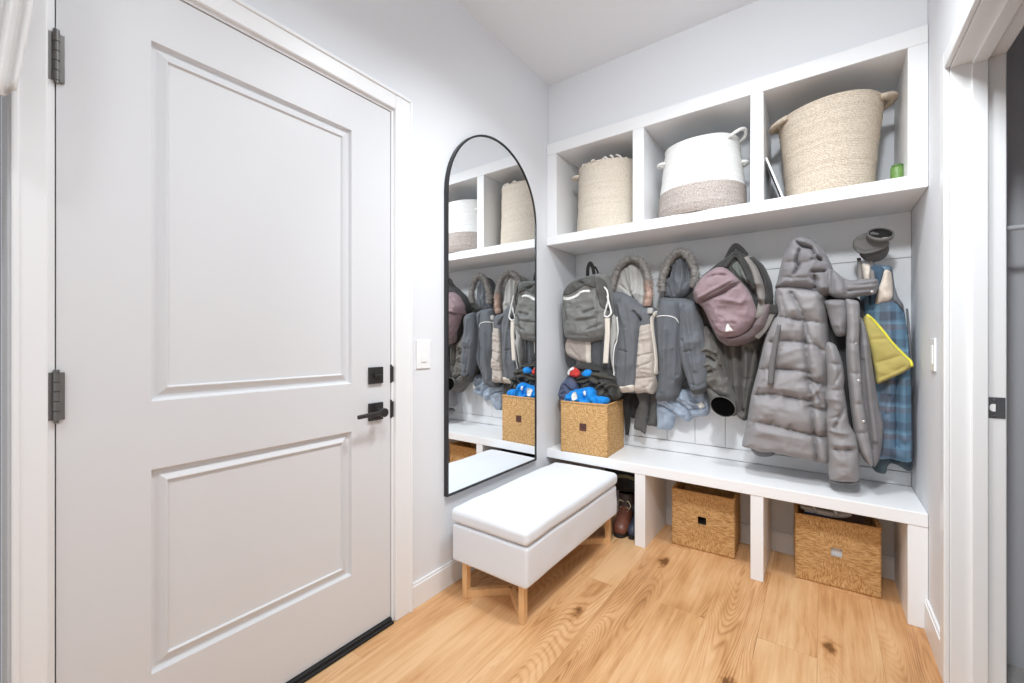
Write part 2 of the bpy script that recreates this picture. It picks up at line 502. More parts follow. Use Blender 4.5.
def snap_on(p, u, v, r, m, parent):
    x, z = W(u, v, p.yc - .8 * p.tf); y = float(p.yfront([(x, z)])[0])
    bm = BM(); tube(bm, [(x, y + .004, z), (x, y - .002, z), (x, y - .0045, z)], [r, r, r * .55], 14)
    return obj('snap', bm, m, parent, smooth=True)
def fur(name, pts3, r, m, parent, n=900, seed=1, ln=.016, label=None):
    rnd = random.Random(seed)
    P = [Vector(p) for p in crom([tuple(p) for p in pts3], False, .006)]
    bm = BM(); rad = []
    N = len(P)
    for i in range(N):
        t = i / (N - 1); e = min(1, min(t, 1 - t) / .06)
        rad.append(r * (.45 + .55 * math.sqrt(max(0, 1 - (1 - e)**2))) * (1 + .16 * rnd.uniform(-1, 1)))
    tube(bm, P, rad, 12)
    for _ in range(n):
        i = rnd.randrange(1, N - 1); t = (P[i + 1] - P[i - 1]).normalized()
        d = Vector((rnd.gauss(0, 1), rnd.gauss(0, 1) - .3, rnd.gauss(0, 1))); d -= t * d.dot(t)
        if d.length < .05: continue
        d.normalize(); b = P[i] + d * rad[i] * .85
        tip = b + (d + t * rnd.uniform(-.8, .8) + Vector((0, 0, -.35))).normalized() * ln * rnd.uniform(.6, 1.3)
        s1 = d.cross(t) * .0022; s2 = t * .0022
        v = [bm.verts.new(b + s1), bm.verts.new(b - s1 * .5 + s2), bm.verts.new(b - s1 * .5 - s2), bm.verts.new(tip)]
        for a, c in ((0, 1), (1, 2), (2, 0)): bm.faces.new((v[a], v[c], v[3]))
    return obj(name, bm, m, parent, smooth=True, label=label)
# ================================================================== SETTING
CEIL = 2.72; BY = 2.68; RX = 1.72
bm = BM(); box(bm, -.6, 1.862, -1.6, BY + .1, -.06, 0); struct('floor', bm, floor_material())
bm = BM(); box(bm, -.6, 3.3, -1.6, BY + .1, CEIL, CEIL + .08); struct('ceiling', bm, M_CEIL)
bm = BM()
DY0, DY1, DZ1 = .171, 1.087, 2.03
box(bm, -.13, 0, .1, DY0 - .014, 0, CEIL); box(bm, -.13, 0, DY1 + .014, BY + .1, 0, CEIL); box(bm, -.13, 0, DY0 - .014, DY1 + .014, DZ1 + .014, CEIL)
struct('wall_left', bm, M_WALL)
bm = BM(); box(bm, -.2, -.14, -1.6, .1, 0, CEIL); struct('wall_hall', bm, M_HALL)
bm = BM(); box(bm, -.13, RX + .13, BY, BY + .1, 0, CEIL); struct('wall_back', bm, M_WALL)
bm = BM(); box(bm, 0.0005, RX - .0005, 2.302, BY, 2.3455, CEIL); struct('wall_soffit', bm, M_WALL, label='flat boxed in wall above the cubbies')
# upright boards on the back wall with fine joints, a plain hook board above them and a flat strip on the seat
bm = BM()
xs = .783 - .161 * 5 + .0
k = 0
x = .783 - .161 * 4
edges = [0.001] + [.783 + .161 * i for i in range(-4, 6) if 0.02 < .783 + .161 * i < RX - .02] + [RX - .001]
for a, c in zip(edges, edges[1:]):
    box(bm, a + .0012, c - .0012, BY - .009, BY, .515, 1.5035, .0012, 1)
box(bm, .001, RX - .001, BY - .009, BY, 1.5065, 1.716, .0015, 1)
box(bm, .001, RX - .001, BY - .014, BY, .4505, .513, .002, 1)
struct('trim_1', bm, M_TRIM, label='white upright boards lining the wall between the bench and the cubbies')
OY0, OY1, OZ = 1.13, 1.945, 1.998          # opening in the right wall
bm = BM()
box(bm, RX, RX + .125, OY1 + .012, BY + .1, 0, CEIL); box(bm, RX, RX + .125, -1.6, OY0 - .012, 0, CEIL); box(bm, RX, RX + .125, OY0 - .012, OY1 + .012, OZ + .012, CEIL)
struct('wall_right', bm, M_WALL)
# entry door casing, jambs
bm = BM()
def casing_left(bm):
    t = .017
    box(bm, 0, t, .106, .157, 0, DZ1 + .075, .004); box(bm, 0, t, 1.101, 1.182, 0, DZ1 + .075, .004); box(bm, 0, t, .157, 1.101, DZ1 + .012, DZ1 + .075, .004)
    box(bm, 0, t + .006, .103, .115, 0, DZ1 + .08, .004); box(bm, 0, t + .006, 1.172, 1.185, 0, DZ1 + .08, .004); box(bm, 0, t + .006, .103, 1.185, DZ1 + .068, DZ1 + .081, .004)
casing_left(bm); struct('trim_2', bm, M_TRIM, label='white casing around the entry door')
bm = BM()
box(bm, -.13, .003, DY0 - .0145, DY0 - .003, 0, DZ1 + .003); box(bm, -.13, .003, DY1 + .003, DY1 + .0145, 0, DZ1 + .003); box(bm, -.13, .003, DY0 - .0145, DY1 + .0145, DZ1 + .003, DZ1 + .0145)
box(bm, -.12, -.052, DY0 - .004, DY0 + .012, 0, DZ1); box(bm, -.12, -.052, DY1 - .012, DY1 + .004, 0, DZ1); box(bm, -.12, -.052, DY0, DY1, DZ1 - .012, DZ1 + .004)
box(bm, -.125, -.12, DY0 - .01, DY1 + .01, 0, DZ1 + .01)
struct('trim_3', bm, M_TRIM, label='white jamb of the entry door')
# entry door leaf with two moulded panels
PANELS = [(.339, .915, .963, 1.889), (.339, .915, .263, .788)]
FX = -.002
bm = BM()
ys = [DY0, .339, .915, DY1]; zs = [.024, .263, .788, .963, 1.889, DZ1]
def quad(bm, p): return bm.faces.new([bm.verts.new(q) for q in p])
for i in range(3):
    for j in range(5):
        if i == 1 and j in (1, 3): continue
        quad(bm, [(FX, ys[i], zs[j]), (FX, ys[i + 1], zs[j]), (FX, ys[i + 1], zs[j + 1]), (FX, ys[i], zs[j + 1])])
B = FX - .044
for p in ([(B, DY0, .024), (B, DY1, .024), (B, DY1, DZ1), (B, DY0, DZ1)], [(FX, DY0, .024), (B, DY0, .024), (B, DY0, DZ1), (FX, DY0, DZ1)], [(FX, DY1, .024), (B, DY1, .024), (B, DY1, DZ1), (FX, DY1, DZ1)],
          [(FX, DY0, DZ1), (B, DY0, DZ1), (B, DY1, DZ1), (FX, DY1, DZ1)], [(FX, DY0, .024), (B, DY0, .024), (B, DY1, .024), (FX, DY1, .024)]): quad(bm, p)
bmesh.ops.remove_doubles(bm, verts=bm.verts, dist=1e-5)
DOOR = struct('door_1', bm, M_DOOR, label='white two panel entry door with black lever and deadbolt')
for (a, c, d, e) in PANELS:
    bm = BM(); prev = None
    for ins, dx in [(0, 0), (.0035, -.012), (.008, -.014), (.014, -.0135), (.032, -.0035), (.0345, -.003), (.038, -.0095), (.041, -.0095)]:
        r = [bm.verts.new((FX + dx, y, z)) for y, z in ((a + ins, d + ins), (c - ins, d + ins), (c - ins, e - ins), (a + ins, e - ins))]
        if prev:
            for k in range(4): bm.faces.new((prev[k], prev[(k + 1) % 4], r[(k + 1) % 4], r[k]))
        prev = r
    bm.faces.new(prev)
    obj('door_panel', bm, M_DOOR, DOOR)
for z in (1.699, .941):
    bm = BM()
    y = DY0 - .001; x = .0085
    for k in range(5):
        z0 = z + .0215 * k; cyl(bm, (x, y, z0 + .0006), (x, y, z0 + .0205), .0062, 16)
    cyl(bm, (x, y, z - .006), (x, y, z + .0005), .0045, 12); cyl(bm, (x, y, z + .107), (x, y, z + .113), .0055, 12)
    box(bm, -.001, .0045, y + .001, y + .014, z, z + .107, .001); box(bm, -.001, .0045, y - .014, y - .001, z, z + .107, .001)
    obj('hinge', bm, M_HINGE, DOOR)
# deadbolt, lever
bm = BM(); box(bm, FX, .008, .984, 1.048, .955, 1.019, .002)
db = obj('deadbolt', bm, M_BLACK, DOOR)
bm = BM(); cyl(bm, (.008, 1.016, .987), (.014, 1.016, .987), .013, 24); box(bm, .012, .022, 1.0, 1.032, .982, .992, .0025)
obj('thumb_turn', bm, M_BLACK, db)
bm = BM(); box(bm, FX, .008, .984, 1.048, .815, .882, .002)
lp = obj('lever_handle', bm, M_BLACK, DOOR)
bm = BM(); cyl(bm, (.008, 1.017, .849), (.05, 1.017, .849), .0125, 24); cyl(bm, (.046, 1.017, .849), (.058, 1.017, .849), .0165, 24)
tube(bm, [(.05, 1.017, .849), (.053, .99, .849), (.053, .95, .848), (.053, .905, .846)], [.009, .0085, .008, .0075], 14, flat=.75)
cyl(bm, (.007, 1.01, .872), (.012, 1.01, .872), .005, 12)
obj('lever', bm, M_BLACK, lp, smooth=False)
for z in (.955, .815):
    bm = BM(); box(bm, -.03, .0045, DY1 + .0005, DY1 + .0045, z - .002, z + .07); box(bm, .002, .0055, DY1 + .002, DY1 + .012, z + .002, z + .064, .001)
    obj('strike_plate', bm, M_BLACK, DOOR)
bm = BM(); box(bm, -.06, .012, DY0, DY1, .001, .0225, .003); box(bm, .008, .02, DY0, DY1 + .003, .0005, .012, .003)
obj('door_sweep', bm, M_RUBBER, DOOR)
# baseboards
def baseb(name, a, c, axis, h=.105, t=.013):
    bm = BM()
    if axis == 'L': box(bm, 0, t, a, c, 0, h - .012, .001); box(bm, 0, t - .004, a, c, h - .014, h, .003)
    if axis == 'R': box(bm, RX - t, RX, a, c, 0, h - .012, .001); box(bm, RX - t + .004, RX, a, c, h - .014, h, .003)
    if axis == 'B': box(bm, a, c, BY - t, BY, 0, h - .012, .001); box(bm, a, c, BY - t + .004, BY, h - .014, h, .003)
    struct(name, bm, M_TRIM)
baseb('baseboard_left', 1.186, BY - .001, 'L'); baseb('baseboard_right', 2.009, 2.2835, 'R', .12); baseb('baseboard_back', .0135, RX - .001, 'B')
# right opening: casing on the wall, jamb with a stop, far casing
bm = BM(); t = .014
box(bm, RX - t, RX, OY1 + .004, OY1 + .062, 0, OZ + .06, .004); box(bm, RX - t, RX, OY0 - .062, OY0 - .004, 0, OZ + .06, .004); box(bm, RX - t, RX, OY0 - .004, OY1 + .004, OZ + .004, OZ + .06, .004)
struct('trim_4', bm, M_TRIM, label='white casing around the opening in the right wall')
bm = BM()
box(bm, RX, RX + .122, OY1, OY1 + .0125, 0, OZ + .0125, .002); box(bm, RX, RX + .122, OY0 - .0125, OY0, 0, OZ + .0125, .002); box(bm, RX, RX + .122, OY0, OY1, OZ, OZ + .0125, .002)
s0, s1 = RX + .047, RX + .082
box(bm, s0, s1, OY1 - .011, OY1 + .001, 0, OZ, .002); box(bm, s0, s1, OY0 - .001, OY0 + .011, 0, OZ, .002); box(bm, s0, s1, OY0, OY1, OZ - .011, OZ + .001, .002)
struct('trim_5', bm, M_TRIM, label='white jamb with stop in the opening in the right wall')
sp = thing('strike_plate', 'dark grey latch strike plate on the white jamb at the right edge', 'strike plate', (RX + .101, OY1, .88))
bm = BM(); box(bm, RX + .083, RX + .1195, OY1 - .0022, OY1 + .002, .88, .945, .001)
obj('plate', bm, mat('strike_grey', (104, 106, 110), .45, .6), sp)
bm = BM()
pts = [(RX + .0925 + .007 * math.cos(a), .9125 + .0115 * math.sin(a)) for a in [PI * .5 + PI * k / 10 for k in range(11)]] + [(RX + .0985, .901), (RX + .0985, .924)]
top = [bm.verts.new((x, OY1 - .0032, z)) for x, z in pts]; bot = [bm.verts.new((x, OY1 - .002, z)) for x, z in pts]
bm.faces.new(top); bm.faces.new(bot[::-1])
for k in range(len(pts)): bm.faces.new((top[k], top[(k + 1) % len(pts)], bot[(k + 1) % len(pts)], bot[k]))
obj('latch_hole', bm, M_PLAST, sp, label='pale half round latch hole')
for z in (.888, .937):
    bm = BM(); cyl(bm, (RX + .096, OY1 - .0015, z), (RX + .096, OY1 - .0035, z), .0035, 12); obj('screw', bm, M_CHROME, sp)
# room beyond the opening
CX0 = RX + .126
bm = BM(); box(bm, CX0, 3.3, 2.2, 2.26, 0, CEIL); box(bm, 3.24, 3.3, .9, 2.2, 0, CEIL); box(bm, CX0, 3.3, .84, .9, 0, CEIL)
struct('wall_beyond', bm, M_GREYWALL)
bm = BM(); box(bm, 1.8625, 3.3, .84, 2.26, -.06, .004)
struct('floor_carpet', bm, mat('grey_carpet', (196, 192, 188), 1.0, var=.25, vscale=250, bump=.8, bscale=400))
bm = BM(); cyl(bm, (CX0 + .001, 2.02, 1.475), (3.23, 2.02, 1.475), .008); struct('trim_6', bm, mat('rail_white', (205, 206, 212), .4), label='thin pale hanging rail in the grey room beyond')
# ================================================================== BUILT-IN CUBBIES AND BENCH
SF = 2.281
cub = thing('cubby_shelf', 'white wall cubby unit with three open compartments above the coats', 'shelf', (0.86, 2.48, 1.716))
bm = BM(); box(bm, .001, RX - .001, SF, BY - .001, 1.716, 1.771, .003); obj('bottom_shelf', bm, M_SHELF, cub)
bm = BM(); box(bm, .001, RX - .001, SF, BY - .001, 2.276, 2.345, .003); obj('top_panel', bm, M_SHELF, cub)
for a, c in ((.548, .609), (1.115, 1.168)):
    bm = BM(); box(bm, a, c, SF + .002, BY - .001, 1.771, 2.276, .002); obj('divider', bm, M_SHELF, cub)
for a, c in ((.001, .068), (1.66, RX - .001)):
    bm = BM(); box(bm, a, c, SF + .002, BY - .001, 1.771, 2.276, .002); obj('end_panel', bm, M_SHELF, cub)
ben = thing('storage_bench', 'white built-in bench under the hanging coats with open bays', 'bench', (0.86, 2.48, 0))
bm = BM(); box(bm, .001, RX - .001, SF, BY - .0145, .396, .45, .003); obj('seat', bm, M_SHELF, ben)
for a, c in ((.559, .617), (1.115, 1.168), (1.66, RX - .001)):
    bm = BM(); box(bm, a, c, SF + .003, BY - .015, 0.0005, .396, .002); obj('support_panel', bm, M_SHELF, ben)

# ================================================================== ARCHED MIRROR
mir = thing('arched_mirror', 'tall arched wall mirror with a thin black frame above the white ottoman', 'mirror', (0, 1.7685, .41))
def arch(yc, hw, z0, zs, n=48):
    return [(yc - hw, z0), (yc + hw, z0)] + [(yc + hw * math.cos(PI * k / n), zs + hw * math.sin(PI * k / n)) for k in range(n + 1)]
yo, hw = 1.757, .373
A = arch(yo, hw, .414, 1.796); Bq = arch(yo, hw - .009, .423, 1.796)
bm = BM(); n = len(A)
L4 = [[bm.verts.new((x, y, z)) for y, z in P] for x, P in ((.001, A), (.022, A), (.022, Bq), (.001, Bq))]
for i in range(4):
    for k in range(n):
        bm.faces.new((L4[i][k], L4[i][(k + 1) % n], L4[(i + 1) % 4][(k + 1) % n], L4[(i + 1) % 4][k]))
obj('frame', bm, mat('mirror_frame_black', (48, 48, 50), .35, .3), mir)
bm = BM(); G = arch(yo, hw - .0088, .4228, 1.796)
f = [bm.verts.new((.018, y, z)) for y, z in G]; g = [bm.verts.new((.012, y, z)) for y, z in G]
bm.faces.new(f); bm.faces.new(g[::-1])
for k in range(len(G)): bm.faces.new((f[k], f[(k + 1) % n], g[(k + 1) % n], g[k]))
obj('glass', bm, mat('mirror_glass', (243, 245, 246), 0.0, 1.0), mir, label='silvered mirror glass')

# ================================================================== OTTOMAN
M_OTT = mat('white_upholstery', (234, 237, 243), .85, bump=.15, bscale=420, spec=.2, sheen=.1)
M_LEG = mat('light_oak_leg', (232, 186, 134), .5, var=.08, vscale=9, stretch=(9, 9, 1.2), bump=.1, bscale=60)
X0, X1, Y0, Y1 = .066, .470, 1.358, 2.268
ott = thing('storage_ottoman', 'white upholstered storage ottoman on wooden legs below the mirror', 'ottoman', ((X0 + X1) / 2, (Y0 + Y1) / 2, 0))
def soft(p):
    q = p.copy()
    q.x += .0025 * float(vnoise(p.y * 7, p.z * 11, 3)); q.z += .002 * float(vnoise(p.y * 6, p.x * 6, 4))
    return q
bm = BM(); rbox(bm, (X0 + .003, Y0 + .003, .155), (X1 - .003, Y1 - .003, .318), .014, (14, 26, 6), soft); obj('box', bm, M_OTT, ott, smooth=True)
def crown(p):
    q = soft(p); s = 1 - (2 * (p.x - (X0 + X1) / 2) / (X1 - X0))**2; t = 1 - (2 * (p.y - (Y0 + Y1) / 2) / (Y1 - Y0))**2
    if p.z > .36: q.z += .014 * max(0, s)**.6 * max(0, t)**.45 + .0022 * float(vnoise(p.x * 14, p.y * 9, 8))
    return q
bm = BM(); rbox(bm, (X0 - .002, Y0 - .002, .322), (X1 + .002, Y1 - .001, .384), .02, (18, 36, 3), crown)
lid = obj('lid', bm, M_OTT, ott, smooth=True, label='padded white lid')
def leg_frame(ya, yb):
    """two upright posts at the end corners joined on the floor by a V of two bars"""
    bm = BM(); w = .026
    l, r, ap = (.128, ya), (.428, ya), (.275, yb)
    def bar(p, q, z0, z1):
        d = (Vector(q) - Vector(p)).normalized(); nn = Vector((-d.y, d.x)) * w / 2
        c = [Vector(p) + nn, Vector(p) - nn, Vector(q) - nn, Vector(q) + nn]
        lo = [bm.verts.new((k.x, k.y, z0)) for k in c]; hi = [bm.verts.new((k.x, k.y, z1)) for k in c]
        bm.faces.new(lo[::-1]); bm.faces.new(hi)
        for k in range(4): bm.faces.new((lo[k], lo[(k + 1) % 4], hi[(k + 1) % 4], hi[k]))
    for p in (l, r):
        box(bm, p[0] - w / 2, p[0] + w / 2, p[1] - w / 2, p[1] + w / 2, .0005, .156, .001)
        bar(p, ap, .0008, .032)
        bar(p, ap, .134, .1555)
    return bm
for ya, yb in ((1.395, 1.53), (2.228, 2.093)):
    obj('leg_frame', leg_frame(ya, yb), M_LEG, ott)

# ================================================================== SWITCHES
sw = thing('light_switch', 'white rocker light switch on the wall between door and mirror', 'light switch', (0, 1.258, 1.0))
bm = BM(); box(bm, 0, .006, 1.219, 1.297, 1.001, 1.123, .002); obj('cover_plate', bm, M_PLAST, sw)
bm = BM(); box(bm, .004, .009, 1.241, 1.275, 1.028, 1.096, .0015); rk = obj('rocker', bm, M_PLAST, sw)
bm = BM(); box(bm, .0065, .0105, 1.243, 1.273, 1.03, 1.06, .0015); obj('dimmer_bar', bm, M_PLAST, rk)
sw = thing('light_switch', 'white light switch on the right wall beside the plaid jacket', 'light switch', (RX, 2.185, 1.0))
bm = BM(); box(bm, RX - .006, RX, 2.147, 2.223, 1.008, 1.128, .002); obj('cover_plate', bm, M_PLAST, sw)
bm = BM(); box(bm, RX - .009, RX - .004, 2.168, 2.202, 1.034, 1.102, .0015); obj('rocker', bm, M_PLAST, sw)

# ================================================================== CURTAIN at the left edge
bm = BM(); rings = []
for i in range(40):
    t = i / 39; z = 1.60 + t * 1.115
    yr = .104 + .02 * min(1, t * 6) + .012 * t
    ring = []
    for k in range(120):
        s = k / 119; y = -.17 + (yr + .17) * s
        ring.append((.13 + .012 * math.sin(s * 78 + .4 * t) * (.75 + .25 * t) - .02 * s**8, y, z + (.022 * (1 - t) ** 9 * math.sin(s * 13))))
    rings.append(ring)
f = [[bm.verts.new(p) for p in r] for r in rings]; g = [[bm.verts.new((p[0] - .006, p[1] - .0005, p[2])) for p in r] for r in rings]
for i in range(39):
    for k in range(119):
        bm.faces.new((f[i][k], f[i][k + 1], f[i + 1][k + 1], f[i + 1][k])); bm.faces.new((g[i][k], g[i + 1][k], g[i + 1][k + 1], g[i][k + 1]))
    for k in (0, 119): bm.faces.new((f[i][k], f[i + 1][k], g[i + 1][k], g[i][k]))
for i in (0, 39):
    for k in range(119): bm.faces.new((f[i][k], f[i][k + 1], g[i][k + 1], g[i][k]))
tag(obj('curtain', bm, fabric('white_curtain', (232, 230, 228), var=.02), smooth=True), 'white cloth hanging in folds at the far left edge beside the door casing', 'curtain')
# ================================================================== SEAGRASS BASKETS
def square_basket(label, loc, rz, w=.308, d=.30, h=.306, hole='hole', seed=1):
    root = thing('seagrass_basket', label, 'basket', loc, rz, 'square seagrass baskets')
    M = seagrass_material('plaited_seagrass_%d' % seed, w / 2, h * .52)
    t = .011; hw = .0215; zc = h * .53
    def gwall(bm, f, a0, a1, nx, nz, hole=None):
        """gridded wall of thickness t, f(a, z, s) -> point; s 0 outside, 1 inside"""
        A = [a0 + (a1 - a0) * i / nx for i in range(nx + 1)]; Zs = [h * k / nz for k in range(nz + 1)]
        if hole:
            for lst, vals in ((A, (-hw, hw)), (Zs, (zc - hw, zc + hw))):
                for v in vals:
                    k = min(range(len(lst)), key=lambda q: abs(lst[q] - v)); lst[k] = v
        V = [[[bm.verts.new(f(a, z, s)) for z in Zs] for a in A] for s in (0, 1)]
        isin = lambda i, k: hole and A[i] >= -hw - 1e-6 and A[i + 1] <= hw + 1e-6 and Zs[k] >= zc - hw - 1e-6 and Zs[k + 1] <= zc + hw + 1e-6
        cnt = {}
        for i in range(nx):
            for k in range(nz):
                if isin(i, k): continue
                q = [(i, k), (i + 1, k), (i + 1, k + 1), (i, k + 1)]
                bm.faces.new([V[0][a][b] for a, b in q]); bm.faces.new([V[1][a][b] for a, b in q][::-1])
                for j in range(4):
                    e = (q[j], q[(j + 1) % 4]); key = tuple(sorted(e)); cnt.setdefault(key, []).append(e)
        for key, es in cnt.items():
            if len(es) == 1:
                a, b = es[0]
                bm.faces.new((V[0][a[0]][a[1]], V[0][b[0]][b[1]], V[1][b[0]][b[1]], V[1][a[0]][a[1]]))
    def bulge(a, z, half): return .006 * max(0, 1 - (a / half)**2) * math.sin(PI * min(1, z / h)) + .0016 * float(vnoise(a * 55, z * 55, seed))
    bm = BM()
    gwall(bm, lambda a, z, s: Vector((a, -d / 2 - bulge(a, z, w / 2) + t * s, z)), -w / 2, w / 2, 36, 36, hole == 'hole')
    gwall(bm, lambda a, z, s: Vector((a, d / 2 + bulge(a, z, w / 2) - t * s, z)), -w / 2, w / 2, 24, 24)
    gwall(bm, lambda a, z, s: Vector((-w / 2 - bulge(a, z, d / 2) + t * s, a, z)), -d / 2, d / 2, 24, 24)
    gwall(bm, lambda a, z, s: Vector((w / 2 + bulge(a, z, d / 2) - t * s, a, z)), -d / 2, d / 2, 24, 24)
    box(bm, -w / 2 + .004, w / 2 - .004, -d / 2 + .004, d / 2 - .004, .001, .012)
    obj('woven_body', bm, M, root, local=True, smooth=True)
    # plaited rim and corner cords
    r = .0062; P = []
    for (x, y, a0) in ((w / 2 - .006, d / 2 - .006, 0), (-w / 2 + .006, d / 2 - .006, 90), (-w / 2 + .006, -d / 2 + .006, 180), (w / 2 - .006, -d / 2 + .006, 270)):
        for k in range(4):
            a = math.radians(a0 + 30 * k); P.append((x + .005 * math.cos(a), y + .005 * math.sin(a), h - .003))
    obj('rim', tube(BM(), P, r, 8, closed=True), M, root, local=True, smooth=True)
    if hole == 'patch':
        bm = BM(); y = -d / 2 - .0065
        box(bm, -hw, hw, y - .003, y + .004, zc - hw, zc + hw, .0015)
        p = obj('leather_patch', bm, mat('brown_leather', (88, 52, 44), .6, var=.1), root, local=True, label='dark brown square leather patch')
        bm = BM()
        box(bm, -.0135, .0135, y - .004, y - .002, zc - .0015, zc + .0015, .0006)
        obj('stitching', bm, mat('patch_stitch', (58, 34, 30), .8), p, local=True)
    else:
        bm = BM(); y = -d / 2 - .0055
        for (a, b, c, e) in ((-hw - .003, hw + .003, zc + hw - .001, zc + hw + .004), (-hw - .003, hw + .003, zc - hw - .004, zc - hw + .001), (-hw - .004, -hw + .001, zc - hw, zc + hw), (hw - .001, hw + .004, zc - hw, zc + hw)):
            box(bm, a, b, y - .0025, y + .009, c, e, .001)
        obj('grip_binding', bm, M, root, local=True)
    return root
square_basket('square seagrass basket on top of the bench heaped with blue clothing', (.2395, 2.437, .4505), 0.06, .293, .30, .304, 'patch', 1)
square_basket('square seagrass basket with a dark grip hole under the middle of the bench', (.868, 2.553, .0005), .03, .308, .235, .306, 'hole', 2)
square_basket('square seagrass basket with a white filled grip hole in the right bay under the bench', (1.434, 2.55, .0005), .05, .31, .235, .304, 'hole', 3)

# things inside the two lower baskets
M_DK = fabric('dark_brown_cloth', (62, 54, 50)); M_PAPER = mat('white_paper', (238, 240, 244), .7)
c = thing('folded_blanket', 'dark brown folded blanket inside the middle basket under the bench', 'blanket', (.868, 2.553, .013))
bm = BM()
for k in range(3):
    rbox(bm, (.752, 2.468, .015 + .072 * k), (.984, 2.638, .082 + .072 * k), .025, (6, 6, 2), lambda p: p + Vector((0, 0, .004 * float(vnoise(p.x * 15, p.y * 15, 5)))))
obj('folds', bm, M_DK, c, smooth=True)
c = thing('document_box', 'white paper folder standing inside the right basket and seen through its grip hole', 'folder', (1.434, 2.4635, .013), .05)
bm = BM(); box(bm, -.10, .10, -.018, -.012, 0, .235, .001); box(bm, -.10, .10, .012, .018, 0, .235, .001); box(bm, -.10, .10, -.014, .014, 0, .005); obj('cover', bm, M_PAPER, c, local=True)
bm = BM()
for k in range(4): box(bm, -.097, .097, -.0105 + .0058 * k, -.0067 + .0058 * k, .006, .228 + .003 * (k % 2))
obj('sheets', bm, mat('sheet_paper', (214, 218, 226), .8), c, local=True)
c = thing('cardboard_box', 'brown grey cardboard sheet standing at the back of the right basket', 'cardboard', (1.44, 2.63, .013), .05)
bm = BM(); box(bm, -.135, .115, -.004, .004, 0, .285, .001); box(bm, -.135, .115, -.0055, -.0035, .24, .285, .0005); tag(obj('x', bm, mat('cardboard', (150, 124, 112), .8, var=.06), c, local=True), '', '')
x = bpy.data.objects['x']; x.name = 'panel'; del x['label']; del x['category']
# a pair of sandals lying across the top of the right basket
def sandal(label, loc, rz, tilt):
    r = thing('sandal', label, 'sandal', loc, rz, 'white sandals in the right basket'); r.scale = (.8, .8, .95)
    bm = BM(); n = 28; out = []
    for k in range(n):
        a = 2 * PI * k / n; out.append((.125 * math.cos(a), (.036 + .008 * math.cos(a)) * math.sin(a)))
    lev = []
    for z, s in ((0, .94), (.004, 1.0), (.012, 1.0), (.016, .95)):
        lev.append([bm.verts.new((x * s, y * s, z + .012 * (x / .125)**2)) for x, y in out])
    for A_, B_ in zip(lev, lev[1:]):
        for k in range(n): bm.faces.new((A_[k], A_[(k + 1) % n], B_[(k + 1) % n], B_[k]))
    bm.faces.new(lev[0][::-1]); bm.faces.new(lev[-1])
    obj('sole', bm, mat('sandal_sole', (226, 224, 222), .6), r, local=True, smooth=True)
    bm = BM(); tube(bm, [(.05, -.04, .012), (.045, -.036, .036), (.035, 0, .055), (.045, .036, .036), (.05, .04, .012)], [.008] * 5, 10, flat=.5)
    obj('strap', bm, mat('sandal_strap', (236, 234, 230), .6), r, local=True, smooth=True, label='pale band over the foot')
    bm = BM(); tube(bm, [(-.05, -.038, .012), (-.06, -.034, .036), (-.066, 0, .05), (-.06, .034, .036), (-.05, .038, .012)], .006, 10, flat=.5)
    obj('heel_strap', bm, mat('sandal_strap', (236, 234, 230), .6), r, local=True, smooth=True)
    bm = BM(); rbox(bm, (.02, -.012, .05), (.05, .012, .066), .006, (2, 2, 1)); obj('bow', bm, mat('dark_bow', (52, 54, 60), .7), r, local=True, smooth=True, label='dark knot on the strap')
    return r
a_ = sandal('white sandal with a dark knot lying at the left in the right basket', (1.40, 2.545, .285), .10, 0)
b_ = sandal('white sandal lying at the right end of the right basket', (1.465, 2.60, .315), -.35, 0)
for k, cc in enumerate(((66, 78, 110), (206, 214, 228), (120, 134, 168))):
    m_ = tag(obj('magazine', box(BM(), 1.305, 1.40, 2.452, 2.458, .10, .2) if False else box(BM(), 1.318, 1.42, 2.506 + .012 * k, 2.512 + .012 * k, .02, .292 + .004 * k, .001), mat('magazine_%d' % k, cc, .4)), ['navy blue magazine standing upright at the front of the right basket', 'pale blue magazine standing between two others in the right basket', 'mid blue magazine standing behind the pale one in the right basket'][k], 'magazine', 'magazines in the right basket')

# ================================================================== ROUND BASKETS IN THE CUBBIES
Z0 = 1.7715
M_CREAM = rope_material('cream_rope', (204, 190, 172), (232, 222, 208)); M_JUTE = rope_material('jute_rope', (184, 166, 146), (226, 213, 196)); M_WROPE = rope_material('white_rope', (232, 230, 226), (250, 249, 247)); M_GROPE = rope_material('grey_rope', (150, 136, 128), (206, 196, 190))
def wob(c, amp, seed):
    def f(p, a, r, z):
        k = 1 + amp * float(vnoise(math.cos(a) * 1.3 + 4, math.sin(a) * 1.3 + z * 5, seed)) * min(1, (z - Z0) / .06 + .3)
        return Vector((c[0] + (p.x - c[0]) * k, c[1] + (p.y - c[1]) * k, p.z + .006 * math.sin(2 * a + seed) * (z - Z0) / .4))
    return f
def basket_profile(rs, t=.009, z0=Z0, zc0=None, n=60):
    """rs: (radius, height) control points from the floor up; outside wall, rolled rim, inside wall"""
    C = crom(rs, False, .007)
    rip = [(r + .0012 * math.sin(z / .0085 * 2 * PI), z0 + z) for r, z in C]
    top_r, top_z = rip[-1]
    rim = [(top_r + .003, top_z + .004), (top_r - .001, top_z + .008), (top_r - t, top_z + .006)]
    ins = [(r - t, z) for r, z in rip[::-1] if z > z0 + .012]
    return [(0, z0 + .0005), (rs[0][0] - .012, z0 + .0005)] + rip + rim + ins + [(0, z0 + .0125)]
